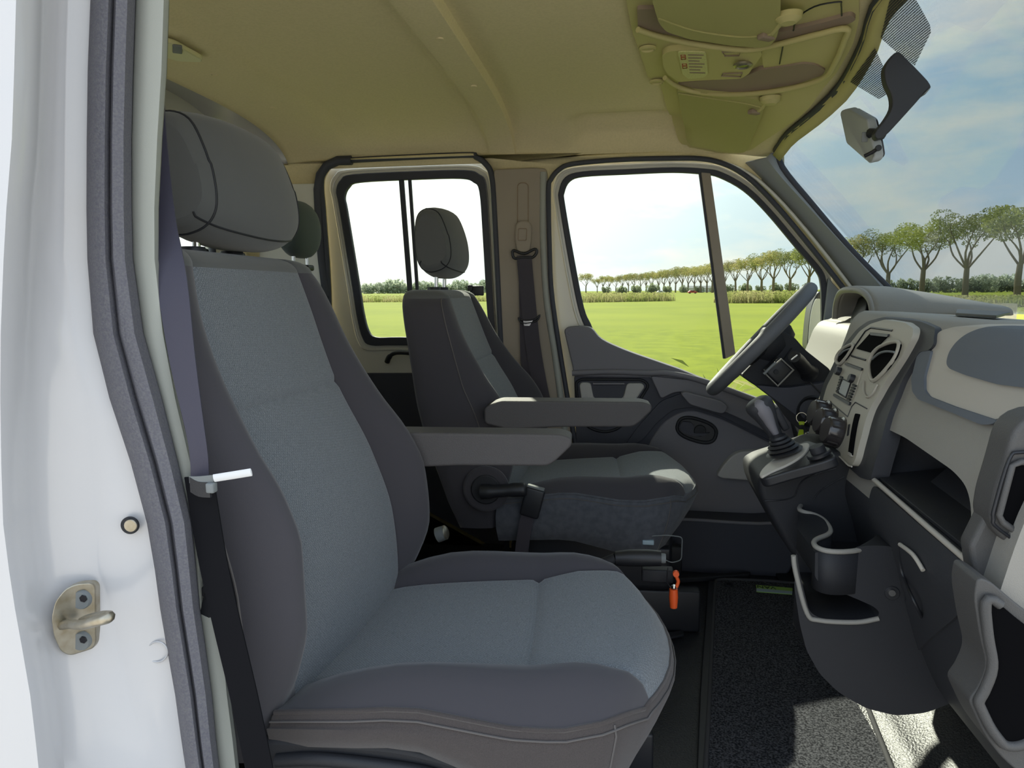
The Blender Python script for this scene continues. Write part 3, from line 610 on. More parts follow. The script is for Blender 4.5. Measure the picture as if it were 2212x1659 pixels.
msx = N(nt, 'ShaderNodeMixShader'); lk(lt.outputs[0], msx.inputs[0]); lk(tr_.outputs[0], msx.inputs[1]); lk(df.outputs[0], msx.inputs[2]); lk(msx.outputs[0], nt.nodes['Material Output'].inputs[0]); MATS['dot_matrix'] = dm
q0, q1, q2 = ws(1.5, 1.0), ws(1.5, .72), ws(1.85, .86); qn = (q1-q0).cross(q2-q0).normalized()
def onglass(u, v, off=.012):
    d = FW*F + RT*(u-W/2) - UP*(v-H/2); p0 = q0-Vc((off, 0, off*.5)); return CAM+d*((p0-CAM).dot(qn)/d.dot(qn))
def dots(px):
    o = mk('dot_band', [onglass(u, v) for u, v in px], [tuple(range(len(px)))], 'dot_matrix', win); me = o.data; uv = me.uv_layers.new(name='UVMap')
    for l in me.loops: v = me.vertices[l.vertex_index].co; uv.data[l.index].uv = (v.y, v.z*1.25)
dots([(1902, 82), (1931, -40), (1960, -30), (1985, 10), (2009, 54), (2011, 70), (1976, 142), (1937, 113)]); dots([(1890, 103), (1836, 177), (1898, 214), (1927, 198), (1924, 190), (1911, 150)])
# ---- near B-pillar : painted post, seal, inner trim
VV = [-700, -350, -60, 0, 150, 300, 450, 560, 720, 860, 1000, 1130, 1230, 1315, 1400, 1500, 1600, 1720, 2000, 2500]
def crv(pts): 
    f = hermite([p[1] for p in pts], [p[0] for p in pts]); return f
c3 = crv([(199, -60), (197, 0), (190, 200), (188, 480), (200, 700), (237, 860), (290, 1020), (325, 1160), (350, 1330), (380, 1500), (402, 1659), (412, 1720)])
c4 = crv([(293, -60), (292, 0), (287, 150), (283, 350), (287, 560), (310, 720), (350, 860), (385, 1000), (415, 1130), (430, 1300), (455, 1480), (472, 1659), (480, 1720)])
c5 = crv([(361, -60), (360, 0), (355, 150), (345, 300), (337, 500), (338, 560), (355, 720), (383, 880), (411, 1000), (425, 1100), (433, 1230), (437, 1315), (478, 1335), (486, 1450), (500, 1560), (512, 1659), (518, 1720)])
c2 = crv([(150, -60), (146, 0), (140, 300), (140, 560), (160, 720), (195, 880), (208, 1050), (215, 1220), (245, 1350), (275, 1480), (325, 1640), (350, 1720)])
c1 = crv([(66, -60), (64, 0), (55, 300), (40, 500), (30, 800), (35, 1100), (60, 1300), (95, 1500), (120, 1720)])
rows = []
for v in VV:
    r = [at(-900, v, .598), at(-260, v, .604), at(-120, v, .609), at(c1(v)-30, v, .617), at(c1(v), v, .633), at(c1(v)+22, v, .655), at((c1(v)+c2(v))/2, v, .685), at(c2(v)-6, v, .710), at(c2(v)+6, v, .714), at((c2(v)+c3(v))/2, v, .718), at(c3(v)+8, v, .728), at(c3(v)+30, v, .76)]
    rows.append(r)
wn = grid('wall_near', rows, 'white_paint', None, th=.006); struct(wn); wn['label'] = 'white painted body pillar beside the open passenger door'
rows = []
for v in VV:
    a_, b_ = c3(v), c4(v); prof = [(0, .735), (.06, .715), (.2, .705), (.38, .705), (.47, .715), (.5, .731), (.53, .719), (.6, .711), (.8, .715), (.94, .731), (1, .753)]
    rows.append([at(a_+(b_-a_)*q, v, y) for q, y in prof])
t3 = grid('trim_3', rows, 'rubber_worn', None, th=.004); struct(t3); t3['label'] = 'worn black rubber door seal along the near pillar'
VW = sorted(VV+[1318, 1322, 1326, 1330, 1335, 1345])
rows = []
for v in VW:
    a_, b_ = c4(v), c5(v); rows.append([at(a_-8, v, .765), at(a_+(b_-a_)*.1, v, .742), at(a_+(b_-a_)*.5, v, .742), at(a_+(b_-a_)*.88, v, .745), at(b_, v, .755), at(b_+2, v, .79)])
t4 = grid('trim_4', rows, 'pillar_grey', None, th=.004); struct(t4); t4['label'] = 'light grey inner trim of the near pillar'
# striker on the pillar
st = sroot('door_striker'); st.parent = wn; del st['kind']
SP = [(110, 1335), (118, 1300), (140, 1272), (165, 1261), (198, 1259), (207, 1268), (208, 1390), (200, 1402), (150, 1418), (130, 1408), (115, 1375)]
sy_ = lambda u: .652+(u-110)/98*.040; yb = .668; o = prism('plate', rnd([at(u, v, sy_(u)) for u, v in SP], .006), (-.002, .010, 0), 'steel', wn, .0015)
for v in (1293, 1382): 
    disc('screw', at(179, v, sy_(179)), Vc((.15, -1, 0)), .011, .006, 'cover_grey', wn); disc('screw_socket', at(180, v, sy_(180)-.0065), Vc((.15, -1, 0)), .0045, .001, 'screen', wn, seg=6)
tube('striker_loop', cat([at(128, 1352, yb), at(150, 1348, yb-.015), at(175, 1350, yb-.03), at(205, 1343, yb-.045), at(232, 1336, yb-.05), at(236, 1330, yb-.045), at(222, 1330, yb-.03), at(190, 1338, yb-.01), at(175, 1345, yb)], 4), .0055, 'steel', wn, seg=8)
bpy.data.objects.remove(st)
disc('drain_plug', at(282, 1134, .712), Vc((.2, -1, 0)), .0105, .003, 'soft_black', wn); disc('drain_plug_centre', at(283, 1135, .708), Vc((.2, -1, 0)), .0075, .002, 'steel', wn)
tube('embossed_ring', [at(340+22*math.cos(t), 1408+22*math.sin(t), .719) for t in [k*.2618 for k in range(24)]], .0012, 'white_paint', wn, closed=True, seg=6)
# rest of the near side (rear of the pillar) and the sill
nb = prism('wall_side', [(-1.05, .602, -.7), (-1.46, .602, -.7), (-1.46, .602, 1.40), (-1.05, .602, 1.40)], (0, .03, 0), 'white_paint', None); struct(nb)
t5 = tube('trim_5', cat([(.93, .745, .84), (.78, .755, 1.03), (.60, .765, 1.23), (.48, .775, 1.37), (.30, .72, 1.42), (-.2, .70, 1.43), (-.8, .70, 1.43)], 5), .035, 'apillar', None, seg=12); struct(t5); t5['label'] = 'near windscreen pillar and roof rail over the open door'
# ================================================================ SEATS
def build_seat(side, name, label, loc, skirt, lever, ks=1.0, rec=0.0, hr=0.0, HY_=.045, tall=False):
    """seat in local axes: x forward (0 = world X of the passenger seat), y across, z up from the cab floor; side = side of the armrest"""
    T = thing(name, label, 'seat', loc)
    xi = hermite([.30, .40, .53, .65, .78, .90, 1.0], [-.452, -.437, -.447, -.478, -.530, -.562, -.584])
    xb = hermite([.30, .36, .43, .51, .61, .68, .755, .867, .963, 1.0], [-.475, -.455, -.415, -.393, -.397, -.422, -.470, -.528, -.563, -.578])
    xo = hermite([.30, .42, .50, .545, .64, .74, .98], [-.49, -.470, -.455, -.457, -.480, -.522, -.585])
    wo = hermite([.30, .40, .55, .75, .90, .955, .98, 1.0], [.225, .25, .262, .264, .263, .252, .236, .20])
    bo = hermite([.30, .6, .9, 1.0], [.190, .190, .186, .170])
    xk = hermite([.30, .45, .7, 1.0], [-.58, -.60, -.655, -.70])
    zs = [.30+.02*i for i in range(24)]+[.772, .779, .784, .789, .796]+[.81+.02*i for i in range(8)]+[.962, .972, .980, .986]
    zs = sorted(set(round(z, 4) for z in zs)); nt_ = 7
    rings = []; meta = []
    def half(z):
        i, b_, o_, w_, B, k = xi(z), xb(z), xo(z), wo(z), bo(z), xk(z)
        seam = .005*math.exp(-((z-.784)/.006)**2)
        pts = []
        for q in (0, .2, .4, .6, .8, .92, .97, 1):
            y = B*q; x = i-seam+.006*(1-q*q)*(1 if z < .78 else .6)+.010*q**3*0 - (.005 if q == 1 else .002 if q == .97 else 0); pts.append((x, y))
        d = b_-i
        for q, f in ((.04, .12), (.12, .42), (.24, .74), (.38, .95), (.52, 1.0), (.66, .93), (.8, .72), (.92, .40)):
            x = i+d*f if f <= 1 and q <= .52 else o_+(b_-o_)*f
            pts.append((x, B+(w_-B)*q))
        pts.append((o_-.004, w_))
        for q in (.15, .4, .7, .9): pts.append((o_+(k-o_)*q, w_+.004*math.sin(math.pi*q)))
        pts += [(k, w_-.02), (k-.012, w_-.06), (k-.018, w_*.5), (k-.02, 0)]
        return pts
    ni = 8; nb_ = 9; n_half = len(half(.5))
    def full(h, z, sx=1, xm=0):
        r = [(x, y, z) for x, y in h]+[(x, -y, z) for x, y in h[-2:0:-1]]
        return [((x-xm)*sx+xm, y, z) for x, y, z in r]
    tw = hermite([.30, .40, .52, .65, .80, 1.0], [.08, .14, .16, .13, .07, .02])
    for z in zs: rings.append([(x+y*tw(z), y, z) for x, y, z in full(half(z), z)])
    h = half(.986); xm = (xi(.986)+xk(.986))/2
    for j in range(1, nt_+1):
        a = math.pi/2*j/nt_; s = .30+.70*math.cos(a); z = .986+.026*math.sin(a)
        rings.append([((x-xm)*(s if x > xm else .5+.5*s)+xm, y*(.86+.14*math.cos(a)), z) for x, y, _ in [(x_+y_*.02, y_, z_) for x_, y_, z_ in full(h, z)]])
    rings = [[(x-rec*(z-.4), y, .40+(z-.40)*(ks if z > .4 else 1)) for x, y, z in r] for r in rings]
    n = len(rings[0]); nz = len(zs)
    V = [p for r in rings for p in r]; parts = {}
    def role(r, c):
        k = c if c < n_half-1 else n-1-c          # half index of the quad
        if r >= nz-1: return 'top_panel'
        zc = (zs[r]+zs[r+1])/2
        if k < ni-1: return 'upper_insert' if zc > .784 else 'lower_insert'
        if k < ni-1+nb_: return 'bolster' if c < n_half-1 else 'bolster_'
        return 'back_shell'
    for r in range(len(rings)-1):
        for c in range(n): parts.setdefault(role(r, c), []).append((r*n+c, r*n+(c+1) % n, (r+1)*n+(c+1) % n, (r+1)*n+c))
    parts['top_panel'].append(tuple(range((len(rings)-1)*n, len(rings)*n)))
    parts['back_shell'].append(tuple(range(n))[::-1])
    def emit(pname, faces, m):
        used = sorted({i for f in faces for i in f}); ix = {v: k for k, v in enumerate(used)}
        return mk(pname, [V[i] for i in used], [tuple(ix[i] for i in f) for f in faces], m, T, ang=70)
    emit('upper_insert', parts['upper_insert'], 'insert_fabric'); emit('lower_insert', parts['lower_insert'], 'insert_fabric')
    emit('bolster', parts['bolster'], 'bolster_fabric'); emit('bolster', parts['bolster_'], 'bolster_fabric')
    emit('top_panel', parts['top_panel'], 'headrest_fabric'); sh = emit('back_shell', parts['back_shell'], 'bolster_fabric')
    ko = ni-1+nb_
    for sgn in (1, -1):
        kk = ko if sgn > 0 else len(rings[0])-ko
        pts = [Vc((rings[r][kk][0]+.001, rings[r][kk][1]+sgn*.001, rings[r][kk][2])) for r in range(3, nz)]
        tube('piping', pts, .0016, 'thread', sh, seg=6)
    # ---- cushion
    NS, NT = [], []
    S = sorted(set([-1, -.97, -.9, -.82, -.74, -.70, -.675, -.66, -.65, -.64, -.62, -.58, -.45, -.3, -.15, 0]+[.15, .3, .45, .58, .62, .64, .65, .66, .675, .70, .74, .82, .9, .97, 1]))
    Tt = [0, .03, .08, .15, .22, .3, .38, .46, .54, .58, .60, .61, .62, .63, .64, .66, .70, .76, .82, .87, .91, .94, .965, .985, 1]
    XB, XL = -.475, .545
    wf_ = hermite([0, .25, .7, .85, .93, 1], [.235, .255, .262, .255, .235, .195])
    bf = hermite([0, .6, .8, .9, .96, 1], [.65, .65, .66, .72, .82, .93])
    base = hermite([0, .15, .4, .62, .8, .9, .96, 1], [.375, .395, .408, .416, .436, .434, .420, .395])
    rim = hermite([0, .2, .36, .5, .62, .74, .85, .93, 1], [.385, .404, .414, .405, .398, .398, .404, .405, .392])
    crest = hermite([0, .12, .35, .6, .8, .93, 1], [.0, .022, .040, .036, .020, .006, 0])
    def cz(s, t):
        a = abs(s); bz = base(t)
        z = bz + .012*(1-(a/.65)**2)*(1 if a < .65 else 0)*(1-.6*t)*0
        if a <= .65: zz = bz-.006*(1-(a/.65)**2)
        else:
            q = (a-.65)/.35; zz = bz+(rim(t)-bz)*q*q+crest(t)*math.sin(math.pi*q**.8)
        zz -= .006*math.exp(-((a-.65)/.014)**2)*(1-sm(t, .95, 1))
        zz -= (.008*math.exp(-((t-.62)/.014)**2))*(1 if a < .65 else max(0, 1-(a-.65)/.08))
        return zz
    def cp(s, t):
        a = abs(s); sg = 1 if s >= 0 else -1; b_ = bf(t)
        aa = a/.65*b_ if a <= .65 else b_+(a-.65)/.35*(1-b_)
        y = sg*aa*wf_(t); x = XB+XL*t-(.045*aa**2.2)*sm(t, .55, 1)+.012*(1-aa*aa)*sm(t, .5, 1)
        return (x, y, cz(s, t))
    g = [[cp(s, t) for s in S] for t in Tt]; m_ = len(S); Vv = [p for r in g for p in r]; prt = {}
    for i in range(len(Tt)-1):
        for k in range(m_-1):
            sc, tcn_ = (S[k]+S[k+1])/2, (Tt[i]+Tt[i+1])/2
            key = 'rear_insert' if abs(sc) < .65 and tcn_ < .62 else 'front_insert' if abs(sc) < .65 else 'cushion_bolster' if sc > 0 else 'cushion_bolster_'
            prt.setdefault(key, []).append((i*m_+k, i*m_+k+1, (i+1)*m_+k+1, (i+1)*m_+k))
    for key, fs in prt.items():
        used = sorted({i for f in fs for i in f}); ix = {v: k for k, v in enumerate(used)}
        mk(key.strip('_'), [Vv[i] for i in used], [tuple(ix[i] for i in f) for f in fs], 'insert_fabric' if 'insert' in key else 'bolster_fabric', T, ang=80)
    # rim path: +y side rear -> front -> -y side rear
    path = [Vc(g[i][-1]) for i in range(len(Tt))]+[Vc(g[-1][k]) for k in range(m_-2, -1, -1)]+[Vc(g[i][0]) for i in range(len(Tt)-2, -1, -1)]
    cen = Vc((-.2, 0, 0))
    def ring(dz, out):
        r = []
        for p in path:
            d = Vc((p.x-cen.x, p.y, 0)); d = Vc((d.x/.3, d.y/.26, 0)).normalized()
            fr = sm(p.x, -.10, .08); dd = dz(p.x, fr)
            r.append(p+Vc((d.x*out*1.0-fr*max(0, dd-.02)*.55, d.y*out, -dd)))
        return r
    sk = hermite([-.48, -.30, -.20, -.13, -.05, .10], [.115, .128, .138, .145, .150, .145] if tall else [.050, .055, .075, .110, .145, .150])
    rows_ = [path, ring(lambda x, f: .006, .004), ring(lambda x, f: .02, .008), ring(lambda x, f: sk(x)*.4, .012), ring(lambda x, f: sk(x)*.7, .010), ring(lambda x, f: sk(x), .002), ring(lambda x, f: sk(x)+.006, -.02)]
    s_ = grid('skirt', rows_, skirt, T, ang=80)
    tube('piping', [p+Vc((0, 0, -.001)) for p in path], .0036, skirt, s_, seg=6)
    tube('stitching', ring(lambda x, f: .012, .0075), .0014, 'thread', s_, seg=5)
    for yy in (-1, 1):
        j = [k for k, p in enumerate(path) if p.y*yy > 0 and p.x > -.02]; j = j[0] if yy > 0 else j[-1]
        tube('seam', [r[j]+Vc((0, yy*.001, 0)) for r in rows_[1:6]], .0014, 'thread', s_, seg=5)
    # ---- base under the cushion
    rbox('base', (-.22, 0, .235), (.44, .40, .23), 'black_plastic', T, .02)
    ol = [(-.50, .352), (-.30, .350), (-.20, .328), (-.12, .29), (-.04, .25), (.0, .225), (-.02, .12), (-.50, .12)]
    for sgn in (() if tall else (1, -1)):
        pn = prism('side_cover', rnd([(x, sgn*.215, z) for x, z in ol], .03), (0, sgn*.03, 0), 'soft_black', T, .008)
        tube('cover_rim', cat([(-.47, sgn*.246, .322), (-.40, sgn*.250, .330), (-.28, sgn*.250, .322), (-.235, sgn*.250, .310), (-.222, sgn*.248, .295)], 5), .009, 'soft_black', pn, seg=8)
    for yy in (-.17, .17): rbox('rail', (-.2, yy, .06), (.56, .04, .12), 'black_plastic', T, .006)
    # ---- recliner pivot cover and lever
    if lever:
        y0 = -side*.0 + lever*.262
        disc('recliner_cover', (-.505, y0, .425), (0, lever, 0), .062, .012, 'bolster_fabric', T)
        disc('recliner_boss', (-.505, y0+lever*.010, .425), (0, lever, 0), .040, .008, 'soft_black', T)
        tube('recliner_lever', cat([(-.515, y0+lever*.026, .422), (-.48, y0+lever*.03, .425), (-.43, y0+lever*.03, .430), (-.395, y0+lever*.03, .432)], 4), [.020]*4+[.017]*4+[.019]*4+[.015], 'black_plastic', T, seg=12)
    # ---- armrest
    yc = side*.29
    am = [(-.50, .612), (-.50, .655), (-.46, .672), (-.30, .672), (-.10, .672), (-.078, .664), (-.078, .65), (-.11, .618), (-.125, .608), (-.30, .606), (-.44, .598)]
    prism('armrest', rnd([(x, yc-.034, z) for x, z in am], .012), (0, .068, 0), 'armrest_vinyl', T, .014, 4)
    tube('armrest_pivot', [(-.485, side*.25, .63), (-.485, side*.30, .63)], .022, 'soft_black', T, seg=14)
    # ---- headrest
    HB = Vc((-.645-rec*.6, HY_, 1.112+hr))
    pr = [(-.030, .098), (-.005, .104), (.022, .092), (.040, .055), (.052, .010), (.055, -.035), (.048, -.064), (.030, -.084), (.0, -.094), (-.028, -.086), (-.044, -.058), (-.050, -.01), (-.050, .045), (-.044, .08)]
    prc = [Vc((x+.012, 0, z)) for x, z in pr]; prc = cat(prc, 4, True); npf = len(prc)
    hrings = []
    ys_ = [-.140, -.138, -.132, -.122, -.11, -.09, -.06, -.03, 0, .03, .06, .09, .11, .122, .132, .138, .140]
    WS = 1.13 if HY_ == 0 else 1.21
    for y in ys_:
        a = abs(y); k = 1 if a < .09 else math.sqrt(max(0, 1-((a-.09)/.052)**2))*.30+.70
        if a > .139: k = .66
        bulge = .018*(1-(a/.14)**2)
        chin = .020*(a/.14)**2
        hrings.append([HB+Vc((p.x*(k if p.x < 0 else 1)*1.0+(bulge if p.x > 0 else 0)-(.014*(a/.14)**3 if p.x > 0 else 0), y*WS, p.z*(.5+.5*k)*1.0-(0 if p.z > 0 else -chin*abs(p.z)/.1)-(.010*(a/.14)**3 if p.z > 0.03 else 0))) for p in prc])
    lo_seam = lambda p: p.z < -.062
    VV_ = [p for r in hrings for p in r]; hp = {'headrest_front': [], 'headrest_chin': []}
    for r in range(len(ys_)-1):
        for c in range(npf):
            q = (r*npf+c, r*npf+(c+1) % npf, (r+1)*npf+(c+1) % npf, (r+1)*npf+c)
            hp['headrest_chin' if (prc[c].z+prc[(c+1) % npf].z)/2 < -.074 else 'headrest_front'].append(q)
    def emit2(nm, fs, m):
        used = sorted({i for f in fs for i in f}); ix = {v: k for k, v in enumerate(used)}
        return mk(nm, [VV_[i] for i in used], [tuple(ix[i] for i in f) for f in fs], m, T, ang=80)
    hf = emit2('headrest_cover', hp['headrest_front'], 'headrest_fabric'); emit2('headrest_underside', hp['headrest_chin'], 'headrest_fabric')
    for q, base_ in ((tuple(range(npf))[::-1], 0), (tuple(range(npf)), (len(ys_)-1)*npf)):
        emit2('headrest_side', [tuple(i+base_ for i in q)], 'headrest_fabric')
    for r in (3, len(ys_)-4): tube('piping', [p+(p-HB-Vc((0, ys_[r]*WS, 0))).normalized()*.0004 for p in hrings[r]], .0018, 'soft_black', hf, closed=True, seg=6)
    for c in range(npf):
        za, zb = prc[c-1].z, prc[c].z
        if (za+.074)*(zb+.074) < 0:
            tube('piping', [hrings[r][c if abs(zb+.074) < abs(za+.074) else c-1]+Vc((0, 0, 0)) for r in range(len(ys_))], .0017, 'soft_black', hf, seg=6)
    for yy in (-.06, .06):
        tube('headrest_post', [(-.645-rec*.55, yy, .40+.56*ks), (-.640-rec*.6, yy, 1.05+hr)], .006, 'chrome', T, seg=12)
        gz = .40+.610*ks; disc('post_guide', (-.648-rec*.6, yy, gz-.002), (0, 0, 1), .019, .012, 'black_plastic', T); 
        rbox('guide_button', (-.648-rec*.6, yy+.028, gz+.004), (.014, .016, .010), 'black_plastic', T, .003)
    return T
mat('armrest_vinyl', (84, 81, 81), 0.62, 0.4, bump=(900, 0.5))
ps = build_seat(+1, 'passenger_seat', 'grey fabric passenger seat nearest the camera with bolsters and headrest', (0, 1.08, 0), 'skirt_fabric', 0)
ds = build_seat(-1, 'driver_seat', 'grey fabric driver seat on the far side behind the steering wheel', (.135, 2.07, .002), 'skirt_dirty', -1, .905, .05, -.032, 0.0, True)
ps.rotation_euler = (0, 0, math.radians(3.5)); ds.rotation_euler = (0, 0, math.radians(3.5))
ps.location.x += .0; 
bpy.context.view_layer.update()
o_ = tube('slide_bar', cat([at(1428, 1440, 1.03), at(1424, 1475, 1.03), at(1412, 1510, 1.03), at(1396, 1530, 1.03)], 4), .004, 'chrome', ps, seg=8); o_.matrix_parent_inverse = ps.matrix_world.inverted()
# belt buckle on the driver seat
bk = thing('seat_belt_buckle', 'black seat belt buckle standing beside the driver seat cushion', 'buckle')
q = at(1150, 1085, 1.77)
rbox('buckle_body', q, (.052, .022, .080), 'black_plastic', bk, .006, (0, .25, 0)); rbox('release_button', q+Vc((.010, 0, .041)), (.046, .017, .006), 'red_mark', bk, .002, (0, .25, 0))
bpy.data.objects['release_button'].data.materials[0] = MATS['cover_grey']
ribbon('stalk', cat([q+Vc((-.012, .004, -.035)), q+Vc((-.022, .004, -.08)), q+Vc((-.03, .004, -.14))], 4), Vc((.018, 0, 0)), .004, 'belt', bk); rebase(bk, q+Vc((-.03, 0, -.14)))
# ================================================================ DASHBOARD
def cut(o, cutter, op='DIFFERENCE'):
    m = o.modifiers.new('cut', 'BOOLEAN'); m.operation = op; m.solver = 'EXACT'; m.object = cutter
    dg = bpy.context.evaluated_depsgraph_get(); me = bpy.data.meshes.new_from_object(o.evaluated_get(dg))
    o.modifiers.clear(); old = o.data; o.data = me; me.name = o.name
    cm = cutter.data; bpy.data.objects.remove(cutter); bpy.data.meshes.remove(cm)
    me.polygons.foreach_set('use_smooth', [True]*len(me.polygons)); me.set_sharp_from_angle(angle=math.radians(35))
    return o
fxz = hermite([.20, .25, .34, .42, .50, .56, .607, .689, .761, .839, .873, .893, .903, .909, .913], [.70, .56, .505, .478, .456, .440, .448, .467, .495, .520, .530, .545, .570, .62, .70])
def onface(u, v, off=0.0):
    d = (FW*F + RT*(u-W/2) - UP*(v-H/2)).normalized(); lo, hi = .5, 3.0
    g = lambda t: (CAM+d*t).x-(fxz((CAM+d*t).z)-off)
    for _ in range(40):
        mid = (lo+hi)/2
        if g(mid) < 0: lo = mid
        else: hi = mid
    return CAM+d*lo
def face_patch(name, px, off, th, m, parent, r=.008, n=4, bevel=0):
    pts = rnd([onface(u, v, off) for u, v in px], r, n); zs_ = [p.z for p in pts]; ys = [p.y for p in pts]
    z0, z1, y0, y1 = min(zs_)-.01, min(max(zs_)+.01, .9125), min(ys)-.02, max(ys)+.02; nn = 26; V, Fc = [], []
    for i in range(nn+1):
        z = z0+(z1-z0)*i/nn; x = fxz(z)-off; V += [(x, y0, z), (x, y1, z), (x+th, y1, z), (x+th, y0, z)]
    for i in range(nn):
        for k in range(4): Fc.append((i*4+k, i*4+(k+1) % 4, i*4+4+(k+1) % 4, i*4+4+k))
    Fc += [(3, 2, 1, 0), (nn*4, nn*4+1, nn*4+2, nn*4+3)]
    o = mk(name, V, Fc, m, parent); o.parent = None
    c_ = prism('cutter', [Vc((.2, p.y, p.z)) for p in pts], (.8, 0, 0), m)
    cut(o, c_, 'INTERSECT'); o.parent = parent
    if bevel: bev(o, bevel, 2, 40)
    return o
D = thing('dashboard', 'grey van dashboard with centre stack, vents and passenger airbag pad', 'dashboard')
front = [(fxz(z), z) for z in [.20+.018*i for i in range(39)]+[.894, .900] if z <= .901]
def dprof(y):
    k = sm(y, 1.735, 1.775)                                 # driver half sits further forward and lower
    pr = [(x+.11*k, z if z < .82 else z+((.82+(z-.82)*.4)-z)*k) for x, z in front]
    return [Vc((x, y, z)) for x, z in pr]+[Vc((.64+.05*k, y, .897-.035*k)), Vc((.78, y, .888-.02*k)), Vc((1.0, y, .865)), Vc((1.04, y, .80)), Vc((1.0, y, .2))]
body = loft('body', [dprof(y) for y in (.86, 1.0, 1.2, 1.36, 1.5, 1.7, 1.735, 1.745, 1.755, 1.765, 1.775, 2.0, 2.2, 2.42)], 'dash', None)
TR = [(1886, 1034), (1884, 985), (1894, 945), (1915, 926), (1955, 945), (2060, 1018), (2086, 1048), (2097, 1085), (2099, 1140), (2093, 1213)]
tpz = rnd([onface(u, v) for u, v in TR], .02)
cut(body, prism('cutter', [Vc((.36, p.y, p.z)) for p in tpz], (.26, 0, 0), 'dash')); body.parent = D
body.data.materials.append(MATS['dash_dark'])
for pg in body.data.polygons:
    inside = pg.center.x > fxz(pg.center.z)+.006 and .93 < pg.center.y < 1.34 and .59 < pg.center.z < .73
    if pg.center.z < .575 or inside: pg.material_index = len(body.data.materials)-1  # lower faces and tray inside darkened, shade put into the colour
# tray liner, shelf and lip, its sky highlight painted as a paler tube
prism('tray_back', [Vc((.600, p.y, p.z)) for p in tpz], (.012, 0, 0), 'soft_black', D)
zl = .605; prism('tray_shelf', [(.455, .955, zl+.004), (.455, 1.30, zl+.014), (.60, 1.30, zl+.036), (.60, .955, zl+.030)], (0, 0, -.006), 'soft_black', D, .001)
prism('tray_divider', [(.50, .962, zl+.008), (.50, 1.22, zl+.014), (.59, 1.30, zl+.052), (.59, .962, zl+.056)], (0, 0, -.004), 'dash_dark', D, .001)
tube('tray_lip_highlight', [onface(1888, 1036, .002), onface(1990, 1126, .002), onface(2092, 1214, .002)], .0042, 'dash_light', D, seg=8)
# knee panel below the tray with its smaller slot
face_patch('knee_panel', [(1884, 1045), (2088, 1222), (2110, 1300), (2094, 1470), (2050, 1470), (1960, 1290), (1900, 1190)], .004, .02, 'dash_dark', D, .02)
tube('slot_lip', cat([onface(1944, 1176, .008), onface(1972, 1198, .010), onface(1994, 1232, .008)], 5), .0032, 'dash_light', D, seg=8)
tube('panel_seam', cat([onface(1940, 1172, .006), onface(1950, 1240, .006), onface(1990, 1330, .006), onface(2040, 1420, .006)], 6), .0025, 'black_plastic', D, seg=6)
# passenger upper region
face_patch('airbag_surround', [(2027, 716), (2060, 706), (2130, 700), (2240, 700), (2250, 860), (2149, 908), (2008, 860), (1998, 845), (1998, 812), (2010, 762)], .005, .02, 'dash_light', D, .012)
face_patch('sweep_trim', [(1983, 757), (1968, 818), (1970, 845), (1982, 862), (2060, 893), (2118, 917), (2140, 917), (2154, 909), (2060, 878), (2006, 857), (1996, 843), (1996, 813), (2011, 757)], .009, .02, 'dash_pad', D, .006)
face_patch('airbag_pad', [(2043, 785), (2048, 763), (2062, 742), (2084, 723), (2110, 711), (2136, 705), (2170, 703), (2240, 705), (2250, 842), (2153, 830), (2084, 810), (2050, 796)], .011, .02, 'dash_pad', D, .015, bevel=.003)
# centre stack : dark frame, light fascia
face_patch('stack_frame', [(1874, 694), (1912, 684), (1957, 688), (1990, 695), (2022, 709), (2017, 744), (2006, 757), (1985, 760), (1972, 782), (1948, 822), (1921, 888), (1904, 954), (1880, 1038), (1858, 1032), (1838, 1014), (1798, 984), (1772, 950), (1768, 870), (1780, 825), (1805, 775), (1825, 742), (1850, 712)], .010, .03, 'dash_dark', D, .012)
face_patch('stack_fascia', [(1881, 699), (1912, 690), (1955, 697), (1973, 710), (1971, 728), (1942, 780), (1905, 836), (1879, 882), (1862, 938), (1848, 992), (1840, 1008), (1832, 1005), (1802, 974), (1781, 946), (1776, 870), (1787, 831), (1811, 783), (1832, 747), (1856, 716)], .022, .03, 'stack', D, .010, bevel=.0025)
def fp(name, px, off, th, m, parent=D, r=.003, b=0):
    p = [onface(u, v, off) for u, v in px]; return prism(name, rnd(p, r), (th, 0, 0), m, parent, b)
def ft(name, px, off, r, m, closed=False, parent=D):
    return tube(name, [onface(u, v, off) for u, v in px], r, m, parent, closed, 6)
fr = [(1875, 709), (1930, 714), (1872, 778), (1836, 765)]
ft('display_groove', [(1928, 714), (1882, 708), (1870, 715), (1836, 764), (1840, 769), (1871, 778)], .022, .0022, 'black_plastic')
face_patch('display', [(1880, 719), (1919, 724), (1881, 762), (1849, 753)], .0245, .006, 'void', D, .003)
fp('display_hood', [(1878, 718), (1918, 722), (1916, 728), (1880, 724)], .026, .004, 'black_plastic')
